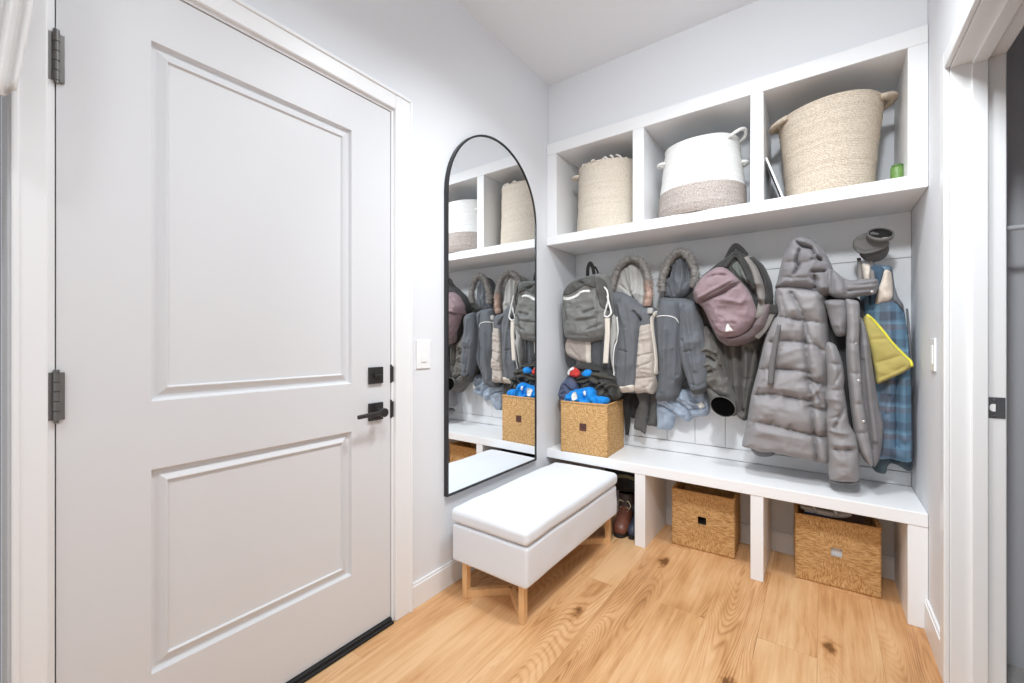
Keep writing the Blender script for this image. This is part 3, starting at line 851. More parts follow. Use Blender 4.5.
def ear(bm, c, r, z, ang, w=.06, out=.028, rr=.0075, drop=.0):
    """a rope lug: both ends sewn to the wall, loop standing away from it"""
    P = []
    for k in range(9):
        s = k / 8 * 2 - 1
        a = ang + s * w / r
        rad = r + .002 + out * math.sqrt(max(0, 1 - s * s))
        P.append((c[0] + rad * math.cos(a), c[1] + rad * math.sin(a), z + drop * (1 - s * s)))
    return tube(bm, P, rr, 10)
# left: cream basket with knotted fringe
c1 = (.318, 2.487)
r1 = thing('woven_basket', 'tall cream woven basket with knotted fringe in the left cubby', 'basket', (c1[0], c1[1], Z0), 0, 'round baskets in the cubbies')
obj('woven_body', lathe(BM(), basket_profile([(.188, 0), (.190, .05), (.186, .15), (.183, .27), (.178, .405)]), c1, 80, wob(c1, .02, 1)), M_CREAM, r1, smooth=True)
rnd = random.Random(5)
for k, a in enumerate([-2.2, -1.75, -1.35, -1.2, -1.0, -.85, -.7, -.5]):
    b0 = Vector((c1[0] + .178 * math.cos(a), c1[1] + .178 * math.sin(a), Z0 + .404)); ln = rnd.uniform(.02, .035) + (.015 if k > 2 else 0)
    d = Vector((rnd.uniform(-.8, .8), rnd.uniform(-.3, .3), rnd.uniform(.15, .8)))
    bm = BM(); tube(bm, [b0, b0 + d * ln * .5, b0 + d * ln + Vector((0, 0, -.008)), b0 + d * ln * 1.3 + Vector((0, 0, -.018))], [.0055, .005, .0045, .003], 8); obj('tassel', bm, mat('fringe_white', (236, 230, 222), .9), r1, smooth=True)
for an in (-2.55, .35):
    bm = BM(); ear(bm, c1, .182, Z0 + .36, an, .03, .03, .008); obj('handle', bm, M_CREAM, r1, smooth=True)
rb = BM(); P = [(c1[0] + .1 * math.cos(k) * .9, c1[1] + .09 * math.sin(k * 1.3), Z0 + .33 + .02 * math.sin(k * 2.1)) for k in range(7)]
rbox(rb, (c1[0] - .12, c1[1] - .12, Z0 + .2), (c1[0] + .12, c1[1] + .12, Z0 + .40), .07, (6, 6, 2), lambda p: p + Vector((0, 0, .012 * float(vnoise(p.x * 20, p.y * 20, 9)))))
tag(obj('white_blanket', rb, fabric('white_fleece', (232, 228, 222)), smooth=True), 'white fluffy blanket bundled inside the cream fringed basket', 'blanket')
# middle: white over grey
c2 = (.857, 2.482)
r2 = thing('woven_basket', 'white rope basket with a grey lower band in the middle cubby', 'basket', (c2[0], c2[1], Z0), 0, 'round baskets in the cubbies')
CP = [(.208, 0), (.220, .04), (.217, .12), (.205, .20), (.193, .30), (.183, .383)]
f2 = wob(c2, .02, 2); full = basket_profile(CP)
zsplit = Z0 + .150
lo = [q for q in full[:len(full) // 2 + 5] if q[1] <= zsplit + .004]; 
outer = [q for q in full if True]
i_split = next(i for i, q in enumerate(full) if q[1] > zsplit)
obj('grey_band', lathe(BM(), full[:i_split] + [(full[i_split - 1][0] - .004, zsplit - .001)], c2, 88, f2), M_GROPE, r2, smooth=True, label='grey brown lower band')
obj('woven_body', lathe(BM(), full[i_split - 1:], c2, 88, f2), M_WROPE, r2, smooth=True, label='white upper part')
bm = BM(); ear(bm, c2, .190, Z0 + .315, PI + .45, .028, .03, .009); obj('handle', bm, M_WROPE, r2, smooth=True)
bm = BM(); ear(bm, c2, .180, Z0 + .37, -.35, .05, .05, .0085, .035); obj('handle', bm, M_WROPE, r2, smooth=True)
bm = BM(); ear(bm, c2, .198, Z0 + .265, .02, .03, .022, .009); obj('handle', bm, M_WROPE, r2, smooth=True)
# right: big jute basket flaring to the top
c3 = (1.41, 2.477)
r3 = thing('woven_basket', 'large beige jute basket with lug handles in the right cubby', 'basket', (c3[0], c3[1], Z0), 0, 'round baskets in the cubbies')
obj('woven_body', lathe(BM(), basket_profile([(.158, 0), (.167, .03), (.171, .10), (.181, .22), (.193, .33), (.199, .392)]), c3, 88, wob(c3, .015, 3)), M_JUTE, r3, smooth=True)
for an, up in ((PI + .35, -.012), (-.12, .012)):
    bm = BM(); P = []
    for k in range(11):
        s = k / 10 * 2 - 1; a = an + s * .065 / .2; rad = .195 + .030 * (1 - s * s)
        P.append((c3[0] + rad * math.cos(a), c3[1] + rad * math.sin(a), Z0 + .385 + up * (1 - s * s)))
    tube(bm, P, .012, 10, flat=1.7)
    obj('handle', bm, M_JUTE, r3, smooth=True)
# small things in the right cubby
t_ = thing('small_can', 'small green can at the right end of the right cubby', 'can', (1.642, 2.40, Z0))
obj('can_body', lathe(BM(), [(0, Z0 + .0005), (.021, Z0 + .0005), (.0225, Z0 + .003), (.0225, Z0 + .072), (.021, Z0 + .075), (0, Z0 + .075)], (1.642, 2.40), 32), mat('green_tin', (108, 142, 74), .4, var=.15, vscale=60), t_, smooth=True)
obj('cap', lathe(BM(), [(0, Z0 + .0745), (.019, Z0 + .0745), (.019, Z0 + .084), (.017, Z0 + .086), (0, Z0 + .086)], (1.642, 2.40), 32), mat('dark_green_cap', (84, 120, 60), .45), t_, smooth=True)
bk = thing('leaning_board', 'thin grey board with a white edge leaning in the right cubby beside the divider', 'board', (1.21, 2.36, Z0))
bm = BM(); d = .0035
p0, p1 = Vector((1.243, 0, Z0 + .0036)), Vector((1.1735, 0, Z0 + .215)); dr = (p1 - p0).normalized(); nn = Vector((dr.z, 0, -dr.x)) * d
q = [p0 - nn * 0 , p1 - nn * 0, p1 - nn * 2, p0 - nn * 2]
def slab(bm, q, y0, y1):
    a = [bm.verts.new((k.x, y0, k.z)) for k in q]; b = [bm.verts.new((k.x, y1, k.z)) for k in q]
    bm.faces.new(a); bm.faces.new(b[::-1])
    for k in range(4): bm.faces.new((a[k], a[(k + 1) % 4], b[(k + 1) % 4], b[k]))
sh = Vector((.004, 0, 0)); q = [k + sh for k in q]
slab(bm, q, 2.345, 2.6); obj('board_panel', bm, mat('grey_board', (116, 114, 114), .7), bk)
bm = BM(); slab(bm, q, 2.338, 2.3449); obj('edge', bm, M_PLAST, bk, label='white front edge')

# ================================================================== BOOTS under the left end of the bench
def boot(label, loc, rz, cols, lace=True):
    r = thing('lace_up_boot', label, 'boot', loc, rz, 'boots under the bench')
    # toe towards -y; sections: y, z centre, half width, half height
    bm = BM(); seg = 20; rings = []
    for (y, z, hw_, hh) in ((-.142, .034, .012, .012), (-.136, .036, .033, .024), (-.115, .042, .044, .034), (-.08, .048, .047, .043), (-.03, .062, .044, .058), (.01, .078, .042, .074), (.06, .07, .042, .066), (.1, .056, .038, .05), (.118, .05, .024, .036), (.123, .05, .008, .02)):
        rings.append([bm.verts.new((hw_ * math.cos(2 * PI * k / seg) * (1.0 if math.sin(2 * PI * k / seg) > 0 else 1.03), y, max(.016, z + hh * math.sin(2 * PI * k / seg)))) for k in range(seg)])
    for A_, B_ in zip(rings, rings[1:]):
        for k in range(seg): bm.faces.new((A_[k], A_[(k + 1) % seg], B_[(k + 1) % seg], B_[k]))
    bm.faces.new(rings[0][::-1]); bm.faces.new(rings[-1])
    obj('upper', bm, mat('boot_leather_' + cols[0], cols[1], .45, var=.18, vscale=25), r, local=True, smooth=True)
    bm = BM(); rings = []
    for (y0_, z, rx, ry) in ((.045, .09, .044, .072), (.05, .13, .045, .064), (.056, .17, .047, .058), (.058, .2, .049, .057), (.058, .203, .046, .054), (.057, .17, .043, .053), (.052, .13, .041, .058)):
        rings.append([bm.verts.new((rx * math.cos(2 * PI * k / seg), y0_ + ry * math.sin(2 * PI * k / seg), z)) for k in range(seg)])
    for A_, B_ in zip(rings, rings[1:]):
        for k in range(seg): bm.faces.new((A_[k], A_[(k + 1) % seg], B_[(k + 1) % seg], B_[k]))
    bm.faces.new(rings[-1])
    obj('shaft', bm, mat('boot_shaft_' + cols[0], cols[2], .7, var=.1), r, local=True, smooth=True)
    bm = BM(); n = 30; out = []
    for k in range(n):
        a = 2 * PI * k / n; y = -.01 - .14 * math.cos(a); w_ = .05 * (1 - .18 * math.exp(-((y - .03) / .05)**2)); out.append((w_ * math.sin(a) * (abs(math.sin(a))**-.25 if abs(math.sin(a)) > .01 else 1), y))
    a1 = [bm.verts.new((x, y, .001)) for x, y in out]; a2 = [bm.verts.new((x, y, .02)) for x, y in out]
    bm.faces.new(a1[::-1]); bm.faces.new(a2)
    for k in range(n): bm.faces.new((a1[k], a1[(k + 1) % n], a2[(k + 1) % n], a2[k]))
    obj('sole', bm, mat('boot_sole', (38, 34, 32), .7), r, local=True)
    if lace:
        bm = BM(); pts = []
        for k in range(6):
            y = -.062 + .017 * k; z = .094 + .011 * k + (.004 if k > 2 else 0)
            s = 1 if k % 2 else -1
            tube(bm, [(-s * .024, y, z - .006), (0, y + .004, z + .004), (s * .024, y + .012, z)], .0028, 6); tube(bm, [(s * .024, y, z - .006), (0, y + .004, z + .006), (-s * .024, y + .012, z)], .0028, 6)
        for s in (-1, 1): tube(bm, [(0, -.0, .155), (s * .025, -.02, .172), (s * .042, -.03, .15), (s * .03, -.032, .12)], .003, 6)
        obj('laces', bm, mat('laces_' + cols[0], cols[3], .85), r, local=True, smooth=True)
    return r
boot('reddish brown leather boot with pale laces under the left end of the bench', (.435, 2.462, .0005), .12, ('brown', (112, 66, 50), (70, 52, 46), (206, 190, 160)))
nb = boot('dark navy boot beside the brown boot against the bench support', (.5155, 2.47, .0005), 0.0, ('navy', (58, 64, 82), (60, 68, 92), (90, 96, 120)))
nb.scale = (.62, .9, .95)
k_ = thing('black_pack', 'black cloth bag squeezed above the boots under the left end of the bench', 'bag', (.42, 2.56, .21))
bm = BM(); rbox(bm, (.30, 2.44, .212), (.55, 2.655, .388), .06, (8, 8, 4), lambda p: p + Vector((.008 * float(vnoise(p.y * 18, p.z * 18, 3)), .014 * float(vnoise(p.x * 16, p.z * 22, 6)), .008 * float(vnoise(p.x * 14, p.y * 14, 7)))))
obj('bag_body', bm, fabric('black_nylon', (40, 40, 42), .5), k_, smooth=True)
bm = BM(); tube(bm, [(.37, 2.44, .30), (.41, 2.428, .318), (.46, 2.43, .322), (.52, 2.44, .31)], .012, 10, flat=.4); obj('reflective_band', bm, mat('olive_band', (120, 116, 96), .5), k_, smooth=True)
# ================================================================== CLOTHES ON THE WALL
def root_at(name, label, cat, u, v, y, group=None):
    x, z = W(u, v, y); return thing(name, label, cat, (x, y, z), 0, group)
C_G1 = fabric('grey_nylon', (124, 124, 121), .7); C_G1D = fabric('dark_grey_nylon', (88, 87, 84), .7); C_BLK = fabric('black_webbing', (44, 43, 42), .8)
C_CREAM = fabric('cream_trim', (222, 212, 200), .85, var=.03); C_WHITE = fabric('white_trim', (236, 234, 230), .7, var=.02)
C_BEIGE = fabric('beige_cloth', (186, 175, 166), .85, var=.05); C_CHAR = fabric('charcoal_shell', (103, 105, 109), .75, var=.06); C_CHAR2 = fabric('charcoal_shell_dark', (84, 85, 88), .8)
C_LIN = fabric('grey_lining', (176, 174, 170), .9, var=.05); C_FUR = fabric('grey_fur', (150, 145, 141), 1, var=.4, vscale=90); C_FURP = fabric('pinkish_fur', (196, 168, 154), 1, var=.3, vscale=90)
C_SLATE = fabric('slate_shell', (99, 102, 107), .75, var=.06); C_DEN = fabric('pale_denim', (160, 172, 188), .9, var=.12, vscale=30); C_OLV = fabric('warm_grey_shell', (104, 101, 97), .75, var=.06)
C_PINK = fabric('dusty_pink_nylon', (143, 122, 126), .75, var=.04); C_PINKD = fabric('pink_grey_nylon', (122, 109, 111), .75, var=.05); C_DKP = fabric('pack_dark', (58, 56, 55), .75)
C_STR = fabric('pack_strap_grey', (128, 122, 118), .8); C_GRN = fabric('grey_green_mesh', (104, 108, 103), .9)
C_PUF = fabric('taupe_puffer_shell', (146, 142, 143), .6, var=.03, bump=.12); C_PUFD = fabric('taupe_puffer_liner', (128, 125, 127), .65, var=.03)
C_VIS = fabric('visor_grey', (118, 116, 114), .75); C_PLAID = plaid_material(); C_SHER = fabric('cream_sherpa', (226, 212, 198), 1, var=.08, vscale=120, bump=.9, bscale=160)
C_YEL = fabric('mustard_quilt', (182, 167, 98), .8, var=.04); C_YELB = fabric('bright_yellow_binding', (226, 217, 74), .7, var=.03); C_GEDGE = fabric('grey_jacket_edge', (112, 113, 119), .85)
C_BLUE = fabric('bright_blue_shell', (24, 138, 222), .6, var=.08); C_NAVY = fabric('navy_shell', (82, 90, 116), .7, var=.1); C_RED = fabric('red_cloth', (200, 62, 58), .8); C_BLK2 = fabric('black_shell', (58, 57, 55), .6, var=.15)

# ---------------------------------------------------------------- grey backpack (far left)
bp = root_at('backpack', 'grey backpack with a white zip line hanging beside the mirror end of the wall', 'backpack', 588, 343, 2.5)
P1 = Puff([(563, 297), (564.5, 290), (568.5, 284), (575.5, 278.5), (588, 275), (596, 273), (603.5, 273), (607.5, 278), (610, 288), (611, 300), (611.5, 312), (609, 328), (603.5, 338), (596.5, 341), (588, 342.5), (574, 341), (565.5, 337), (563, 322)],
    2.44, .10, .20, .085, wb=.06,
    feats=[([(564, 298), (572, 299), (580, 295), (588, 290), (594, 290)], -.012, .006, 'v'), ([(596, 276), (599, 300), (598, 320), (594, 340)], -.016, .007, 'v'),
           ([(586, 313), (596, 309)], -.012, .008), ([(579, 321), (597, 318)], -.010, .008), ([(590, 330), (602, 324)], -.012, .009), ([(570, 335), (588, 336)], -.007, .009), ([(576, 280), (586, 284)], -.014, .01), ([(565, 305), (569, 320)], -.012, .008)],
    wr=[(.008, 9, 13, 2, 'r'), (.004, 25, 30, 3, 'n')])
P1.build('pack_body', C_G1, bp)
Puff([(565, 292), (570, 285), (578, 279.5), (589, 276), (596, 276), (597.5, 288), (588, 286), (580, 291), (572, 295), (565.5, 295)], 2.44, .006, 0, .02, on=P1, yp=2.36, wr=[(.003, 20, 20, 5, 'r')]).build('top_flap', C_G1D, bp, 'dark grey top of the pack')
Puff([(600, 277), (606, 281), (609, 294), (610, 310), (604, 306), (601, 292)], 2.44, .010, 0, .02, on=P1, yp=2.38).build('side_pocket', C_G1D, bp, 'dark grey side mesh')
Puff(buffer_px([(564.5, 298), (571, 299), (577, 297), (583, 293), (588, 291.3), (592, 291.3)], 2.6), 2.44, .002, 0, .006, on=P1, yp=2.355, step=.004).build('zip_line', C_WHITE, bp, 'white zip line')
hp = crom([W(589.5, 276, 2.46), W(589.8, 268, 2.46), W(592, 263.2, 2.46), W(594.5, 267, 2.46), W(596, 275, 2.46)], False, .006)
obj('haul_loop', tube(BM(), [(a[0], 2.455, a[1]) for a in hp], .012, 10, flat=.35), C_BLK, bp, smooth=True, label='black haul loop')
hp = crom([W(594, 268, 2.5), W(597.5, 267.5, 2.5), W(600.5, 273.5, 2.5)], False, .006)
obj('loop_end', tube(BM(), [(a[0], 2.49, a[1]) for a in hp], .006, 8, flat=.5), C_BLK, bp, smooth=True)
Puff(buffer_px([(608.5, 318), (608.8, 332), (607.8, 348), (606.8, 363.5)], 5.4), 2.37, .006, .004, .008, sharp=True, step=.005).build('hanging_strap', C_CREAM, bp, 'cream webbing strap')
for k, pp in enumerate(([(605.5, 287), (608.5, 291), (609.5, 300), (606.5, 311), (605.5, 315)], [(609, 296), (611.5, 306), (613, 313), (609.5, 317), (606, 316)])):
    q = crom([W(u, v, 2.37) for u, v in pp], False, .008); obj('pull_cord', tube(BM(), [(a[0], 2.372 - .006 * k, a[1]) for a in q], .0055, 8), C_WHITE, bp, smooth=True, label='white pull cord')

# ---------------------------------------------------------------- beige and grey coat half hidden under the backpack
ct = root_at('coat', 'beige and grey coat hem showing under the grey backpack', 'coat', 592, 372, 2.52)
P1b = Puff([(567, 342), (571, 334), (590, 333), (606, 333), (612, 336), (612.5, 368), (606, 373), (598, 370), (590, 366), (580, 361.5), (569, 356), (566.5, 349)], 2.49, .05, .12, .05,
    feats=[([(592, 340), (593, 366)], -.01, .006, 'v'), ([(598, 340), (596, 368)], .008, .012), ([(603, 340), (603, 370)], -.012, .007), ([(572, 346), (582, 358)], -.007, .01)], wr=[(.006, 12, 6, 7, 'r')])
P1b.build('coat_body', C_CHAR2, ct)
Puff([(567.5, 344), (571, 338), (588, 338), (588.5, 364), (578, 360), (569, 355), (567, 349)], 2.49, .006, 0, .02, on=P1b, yp=2.45, wr=[(.003, 14, 14, 3, 'r')]).build('front_panel', C_BEIGE, ct, 'beige panel')
Puff([(588.5, 338), (593.5, 338), (593, 366), (588.7, 364)], 2.49, .004, 0, .01, on=P1b, yp=2.45, sharp=True, lift=.006).build('front_band', C_CREAM, ct, 'pale vertical band')

# ---------------------------------------------------------------- charcoal parka with cream details
pk = root_at('hooded_parka', 'charcoal parka with cream piping and a pale lined fur trimmed hood', 'parka', 635, 395, 2.52)
P3 = Puff([(611.5, 293), (620, 291), (632, 296), (644, 305), (652, 306), (657, 311), (657.5, 325), (659, 345), (660, 368), (657.5, 386), (655, 395), (647, 393.5), (637, 394), (626, 393.5), (618, 392.5), (616.5, 385), (614.5, 375), (611.5, 356), (611, 335), (610.5, 310)],
    2.52, .085, .13, .06,
    feats=[([(641, 318), (639, 345), (637.5, 375), (635.5, 390)], -.018, .007, 'v'), ([(617, 318), (619, 345), (617, 372)], -.010, .008), ([(622, 350), (630, 352)], -.006, .006), ([(620, 305), (628, 325)], .010, .016), ([(654, 312), (656, 340), (657, 370)], -.012, .006, 'v'),
           ([(629, 330), (631, 360), (629, 385)], .010, .014), ([(612, 300), (616, 315)], -.012, .008), ([(636, 312), (642, 320)], -.018, .009)],
    wr=[(.008, 11, 4.5, 11, 'r'), (.004, 22, 14, 12, 'n')])
P3.build('coat_body', C_CHAR, pk)
Puff([(642.5, 327), (648, 325), (653, 325), (655, 345), (656.3, 370), (656.5, 388), (653.8, 394.3), (646, 392.5), (637, 393.5), (638, 378), (640, 350)], 2.52, .012, 0, .02, on=P3, yp=2.46,
     feats=[([(643, 333), (649, 331)], -.007, .006), ([(641, 356), (650, 354), (655, 353)], -.009, .006), ([(639.5, 367), (648, 364.5), (653, 362)], -.010, .006), ([(638.5, 378), (656, 377)], -.007, .007), ([(645, 388), (652, 385), (653, 381)], -.007, .005)], wr=[(.005, 13, 22, 4, 'r')]).build('front_panel', C_BEIGE, pk, 'pinkish beige quilted front panel')
Puff([(612.5, 314), (616, 314), (619.8, 319), (621, 331), (618, 345), (616.2, 360), (615.6, 378), (613.5, 370), (611.8, 350), (612, 330)], 2.52, .005, 0, .012, on=P3, yp=2.475).build('sleeve_panel', C_LIN, pk, 'pale grey sleeve panel')
cord('piping', P3, [(619.5, 317), (621, 331), (617.8, 346), (616.2, 362), (616, 384)], .004, C_WHITE, pk, 'cream piping', lift=.008)
Puff(buffer_px([(657.5, 311), (655, 318), (655.3, 330), (656.8, 345), (658, 360), (658.2, 374)], 1.9), 2.52, .003, 0, .007, on=P3, yp=2.48, step=.004, lift=.008).build('zip_tape', C_CREAM, pk, 'cream zip tape')
Puff([(617.3, 386.5), (626, 386), (636.5, 384.5), (636.5, 391), (628, 392.5), (618.5, 393.5)], 2.52, .006, 0, .012, on=P3, yp=2.47).build('hem_band', C_CREAM, pk, 'cream hem band')
H3 = Puff([(614, 293), (616, 278), (622, 266), (633, 260), (643, 263), (649, 275), (651, 292), (650, 306), (643, 309), (632, 300), (622, 295)], 2.53, .035, .11, .05,
    feats=[([(626, 272), (629, 286), (634, 298)], -.014, .007), ([(640, 268), (641, 284), (638, 300)], -.010, .008), ([(622, 285), (630, 292)], -.008, .006), ([(633, 266), (634, 290)], .012, .012), ([(622, 268), (633, 263), (642, 266)], -.02, .012)], wr=[(.006, 14, 10, 6, 'r')])
H3.build('hood', C_LIN, pk, 'pale grey hood lining')
fur('fur_trim', [(W(u, v, 2.475)[0], 2.475, W(u, v, 2.475)[1]) for u, v in [(613.5, 291), (615, 281), (619.5, 269.5), (626, 261.5), (633.5, 258.5), (642, 261.5), (647.5, 270), (650, 280), (651.5, 289)]], .017, C_FUR, pk, 1500, 3)
fur('fur_end', [(W(u, v, 2.475)[0], 2.475, W(u, v, 2.475)[1]) for u, v in [(649.5, 279), (650.5, 288), (650.3, 297), (648.5, 306)]], .019, C_FURP, pk, 600, 4, label='pinkish end of the fur trim')
x, z = W(651.5, 310, 2.44)
bm = BM(); rbox(bm, (x - .014, 2.43, z - .022), (x + .018, 2.45, z + .012), .008, (3, 2, 3)); obj('collar_snap', bm, C_LIN, pk, smooth=True, label='pale collar tab')

# ---------------------------------------------------------------- dark trousers hanging below the parkas
tr = root_at('snow_trousers', 'dark grey trousers hanging below the cream trimmed parka', 'trousers', 640, 435, 2.58)
for k, (o_, yy) in enumerate((([(620, 386), (633, 388), (632.5, 404), (631.5, 422), (629.5, 435.5), (626.5, 434), (625.5, 418), (622, 402)], 2.60), ([(636, 388), (650, 388), (650.5, 405), (648.5, 420), (646.5, 434), (641, 431), (635, 428.5), (637, 412), (640, 402)], 2.565), ([(648, 388), (660, 390), (660, 405), (658, 426), (653, 426), (647.5, 424.5), (650, 412)], 2.59), ([(627, 386), (654, 386), (653, 412), (645, 418), (633, 418), (628, 408)], 2.625))):
    Puff(o_, yy, .02, .02, .03, wr=[(.007, 14, 5, 20 + k, 'r')]).build('trouser_leg' if k < 3 else 'trouser_back', (fabric('charcoal_trouser', (92, 90, 88)) if k in (1, 2) else fabric('black_trouser', (52, 51, 51))), tr)

# ---------------------------------------------------------------- slate parka
sp_ = root_at('hooded_parka', 'dark slate parka with a shaggy brown fur hood and thin white chest piping', 'parka', 680, 402, 2.53)
P4 = Puff([(662.5, 297), (672, 297), (682, 297), (692, 300), (697, 305), (700, 330), (698, 352), (690, 372), (682, 385), (679.5, 397), (671, 402), (656.5, 400), (658, 385), (659.5, 370), (658.5, 350), (657, 335), (656.8, 318), (659, 307)],
    2.54, .085, .12, .06,
    feats=[([(679, 303), (681, 325), (679.5, 350), (679, 375)], -.022, .007, 'v'), ([(663, 300), (675, 301), (684, 299)], -.012, .006), ([(668, 330), (667, 360), (664, 390)], .010, .014), ([(675, 350), (674, 380)], -.007, .01)],
    wr=[(.008, 10, 4, 31, 'r'), (.003, 22, 12, 32, 'n')])
P4.build('coat_body', C_SLATE, sp_)
S4 = Puff([(684, 302), (692, 301), (699, 305), (704, 325), (708, 350), (709.5, 372), (708, 388), (702, 393.5), (693, 393), (687, 378), (681, 358), (680, 335), (681, 315)], 2.455, .06, .055, .045,
    feats=[([(688, 310), (693, 340), (697, 370)], .010, .012), ([(684, 340), (690, 365), (695, 388)], -.010, .007), ([(692, 384), (700, 386), (707, 382)], -.006, .005, 'v'), ([(702, 330), (704, 355)], -.008, .008), ([(686, 352), (694, 350)], -.006, .006)], wr=[(.009, 12, 6, 35, 'r')])
S4.build('sleeve', C_SLATE, sp_)
Puff([(691.5, 386.5), (700, 388), (708, 384.5), (707.5, 390), (702, 394.5), (693, 394.5)], 2.47, .005, 0, .01, on=S4, yp=2.425).build('cuff', C_CHAR2, sp_, 'dark cuff')
cord('piping', P4, [(657.5, 317), (664, 316), (672, 316.3), (678, 318.4), (680.5, 323)], .0028, C_WHITE, sp_, 'thin white chest piping')
H4 = Puff([(664.5, 296), (664.5, 283), (667, 271), (674, 258), (683, 253), (690, 259), (694, 272), (693.5, 287), (688, 295), (680, 299.5), (671, 298)], 2.53, .045, .10, .05,
    feats=[([(677, 264), (675, 280), (676, 294)], -.014, .006), ([(682, 258), (684, 276), (681, 296)], .014, .010), ([(671, 270), (670, 276)], -.045, .010), ([(687, 265), (688, 282)], -.014, .007), ([(669, 285), (672, 296)], -.008, .007), ([(675, 259), (684, 256), (690, 262)], -.018, .010)], wr=[(.006, 18, 8, 36, 'r')])
H4.build('hood', C_SLATE, sp_)
Puff([(667.5, 271), (670.5, 266.5), (675, 267), (673.5, 273), (671, 278), (668.3, 276)], 2.53, .002, 0, .01, on=H4, yp=2.50).build('hood_gap_shade', C_BLK, sp_, 'painted shade of the gap in the hood')  # black patch paints the shade of a gap onto the hood
fur('fur_trim', [(W(u, v, 2.475)[0], 2.475, W(u, v, 2.475)[1]) for u, v in [(663.5, 292), (663.5, 281), (666.5, 270), (671.5, 260), (678.5, 253), (686, 253), (692, 259), (695.5, 268), (697, 279), (694.5, 288)]], .018, C_FUR, sp_, 2000, 8)

# ---------------------------------------------------------------- pale denim garment under the slate parka
dn = root_at('denim_shirt', 'pale blue denim shirt hanging crumpled below the slate parka', 'shirt', 684, 428, 2.6)
Pd = Puff([(658, 398), (670, 392), (690, 388), (706, 388), (710.5, 398), (711, 406), (709, 415.5), (700, 417), (694, 418.5), (688.5, 422.5), (679, 417), (675.5, 420), (674.5, 426), (671, 430.5), (664, 430), (658.5, 428.5)], 2.585, .05, .05, .04,
    feats=[([(659, 405), (668, 408), (678, 415)], -.022, .006, 'v'), ([(676, 400), (688, 408), (692, 418)], -.016, .007), ([(684, 398), (700, 404)], .014, .010), ([(675, 414), (675, 426)], -.012, .006), ([(692, 410), (708, 408)], -.012, .006), ([(668, 398), (674, 408)], .012, .008)], wr=[(.010, 18, 16, 41, 'r')])
Pd.build('shirt_body', C_DEN, dn)
Puff([(699.5, 403), (704, 401.5), (706.5, 406.5), (702.5, 410)], 2.585, .002, 0, .01, on=Pd, yp=2.54, sharp=True, step=.004).build('care_label', C_WHITE, dn, 'white sewn in label')

# ---------------------------------------------------------------- warm grey coat behind the pink backpack
oc = root_at('coat', 'warm grey coat with a dark open cuff hanging behind the pink backpack', 'coat', 735, 421, 2.58)
P6 = Puff([(697.5, 300), (720, 290), (750, 290), (770, 298), (767, 330), (761, 352), (757, 378), (752, 402), (747.5, 421), (741, 419.5), (734, 412), (726, 405), (716, 400), (709, 392), (700, 372), (698, 345)],
    2.58, .075, .08, .05,
    feats=[([(741, 345), (742, 380), (742.5, 412)], -.032, .008, 'v'), ([(755, 350), (749, 385), (744, 415)], -.020, .006, 'v'), ([(730, 345), (733, 375), (736, 408)], -.014, .007), ([(748, 350), (748, 385), (745, 408)], .012, .010), ([(744, 378), (755, 379)], -.008, .005), ([(722, 345), (726, 370)], .012, .012)], wr=[(.010, 11, 5, 45, 'r')])
P6.build('coat_body', C_OLV, oc)
S6 = Puff([(699, 330), (708, 326), (718, 336), (724, 350), (728, 370), (733, 388), (738, 402), (736.5, 416), (727, 415.5), (718, 410.5), (712, 402), (706, 388), (702, 372), (698, 358)], 2.49, .055, .06, .04,
    feats=[([(700, 352), (710, 349), (718, 353)], .014, .008), ([(699, 360), (709, 357), (716, 361)], -.018, .006), ([(701, 368), (711, 364), (717, 368)], .012, .007), ([(704, 374), (714, 371)], -.016, .006), ([(706, 384), (716, 392), (732, 402)], -.016, .006, 'v'), ([(712, 335), (719, 360), (727, 380)], -.012, .007), ([(722, 366), (726, 378)], -.012, .007)], wr=[(.010, 16, 14, 47, 'r')])
S6.build('sleeve', C_OLV, oc)
x, z = W(725.5, 406, 2.415)
bm = BM(); n = 40
def ell(rx, rz, tilt, y, dx=0, dz=0):
    o = []
    for k in range(n):
        a = 2 * PI * k / n; p = rx * math.cos(a); q = rz * math.sin(a)
        o.append((x + dx + p * math.cos(tilt) - q * math.sin(tilt), y, z + dz + p * math.sin(tilt) + q * math.cos(tilt)))
    return o
R = [[bm.verts.new(p) for p in ell(*q)] for q in ((.060, .047, -.45, 2.41), (.062, .049, -.45, 2.388), (.0605, .0475, -.45, 2.380), (.058, .045, -.45, 2.384), (.05, .038, -.45, 2.398))]
for A_, B_ in zip(R, R[1:]):
    for k in range(n): bm.faces.new((A_[k], A_[(k + 1) % n], B_[(k + 1) % n], B_[k]))
bm.faces.new(R[0][::-1])
cf = obj('cuff', bm, C_OLV, oc, smooth=True)
bm = BM(); R2 = [[bm.verts.new(p) for p in ell(*q)] for q in ((.0575, .0445, -.45, 2.383), (.05, .037, -.45, 2.388), (.03, .02, -.45, 2.390))]
for A_, B_ in zip(R2, R2[1:]):
    for k in range(n): bm.faces.new((A_[k], A_[(k + 1) % n], B_[(k + 1) % n], B_[k]))
bm.faces.new(R2[-1]); obj('cuff_shade', bm, mat('cuff_shade_black', (7, 7, 7), 1.0, spec=.05), cf, smooth=True, label='shade inside the open cuff painted black')  # shallow disc, black colour stands for the shade inside the sleeve

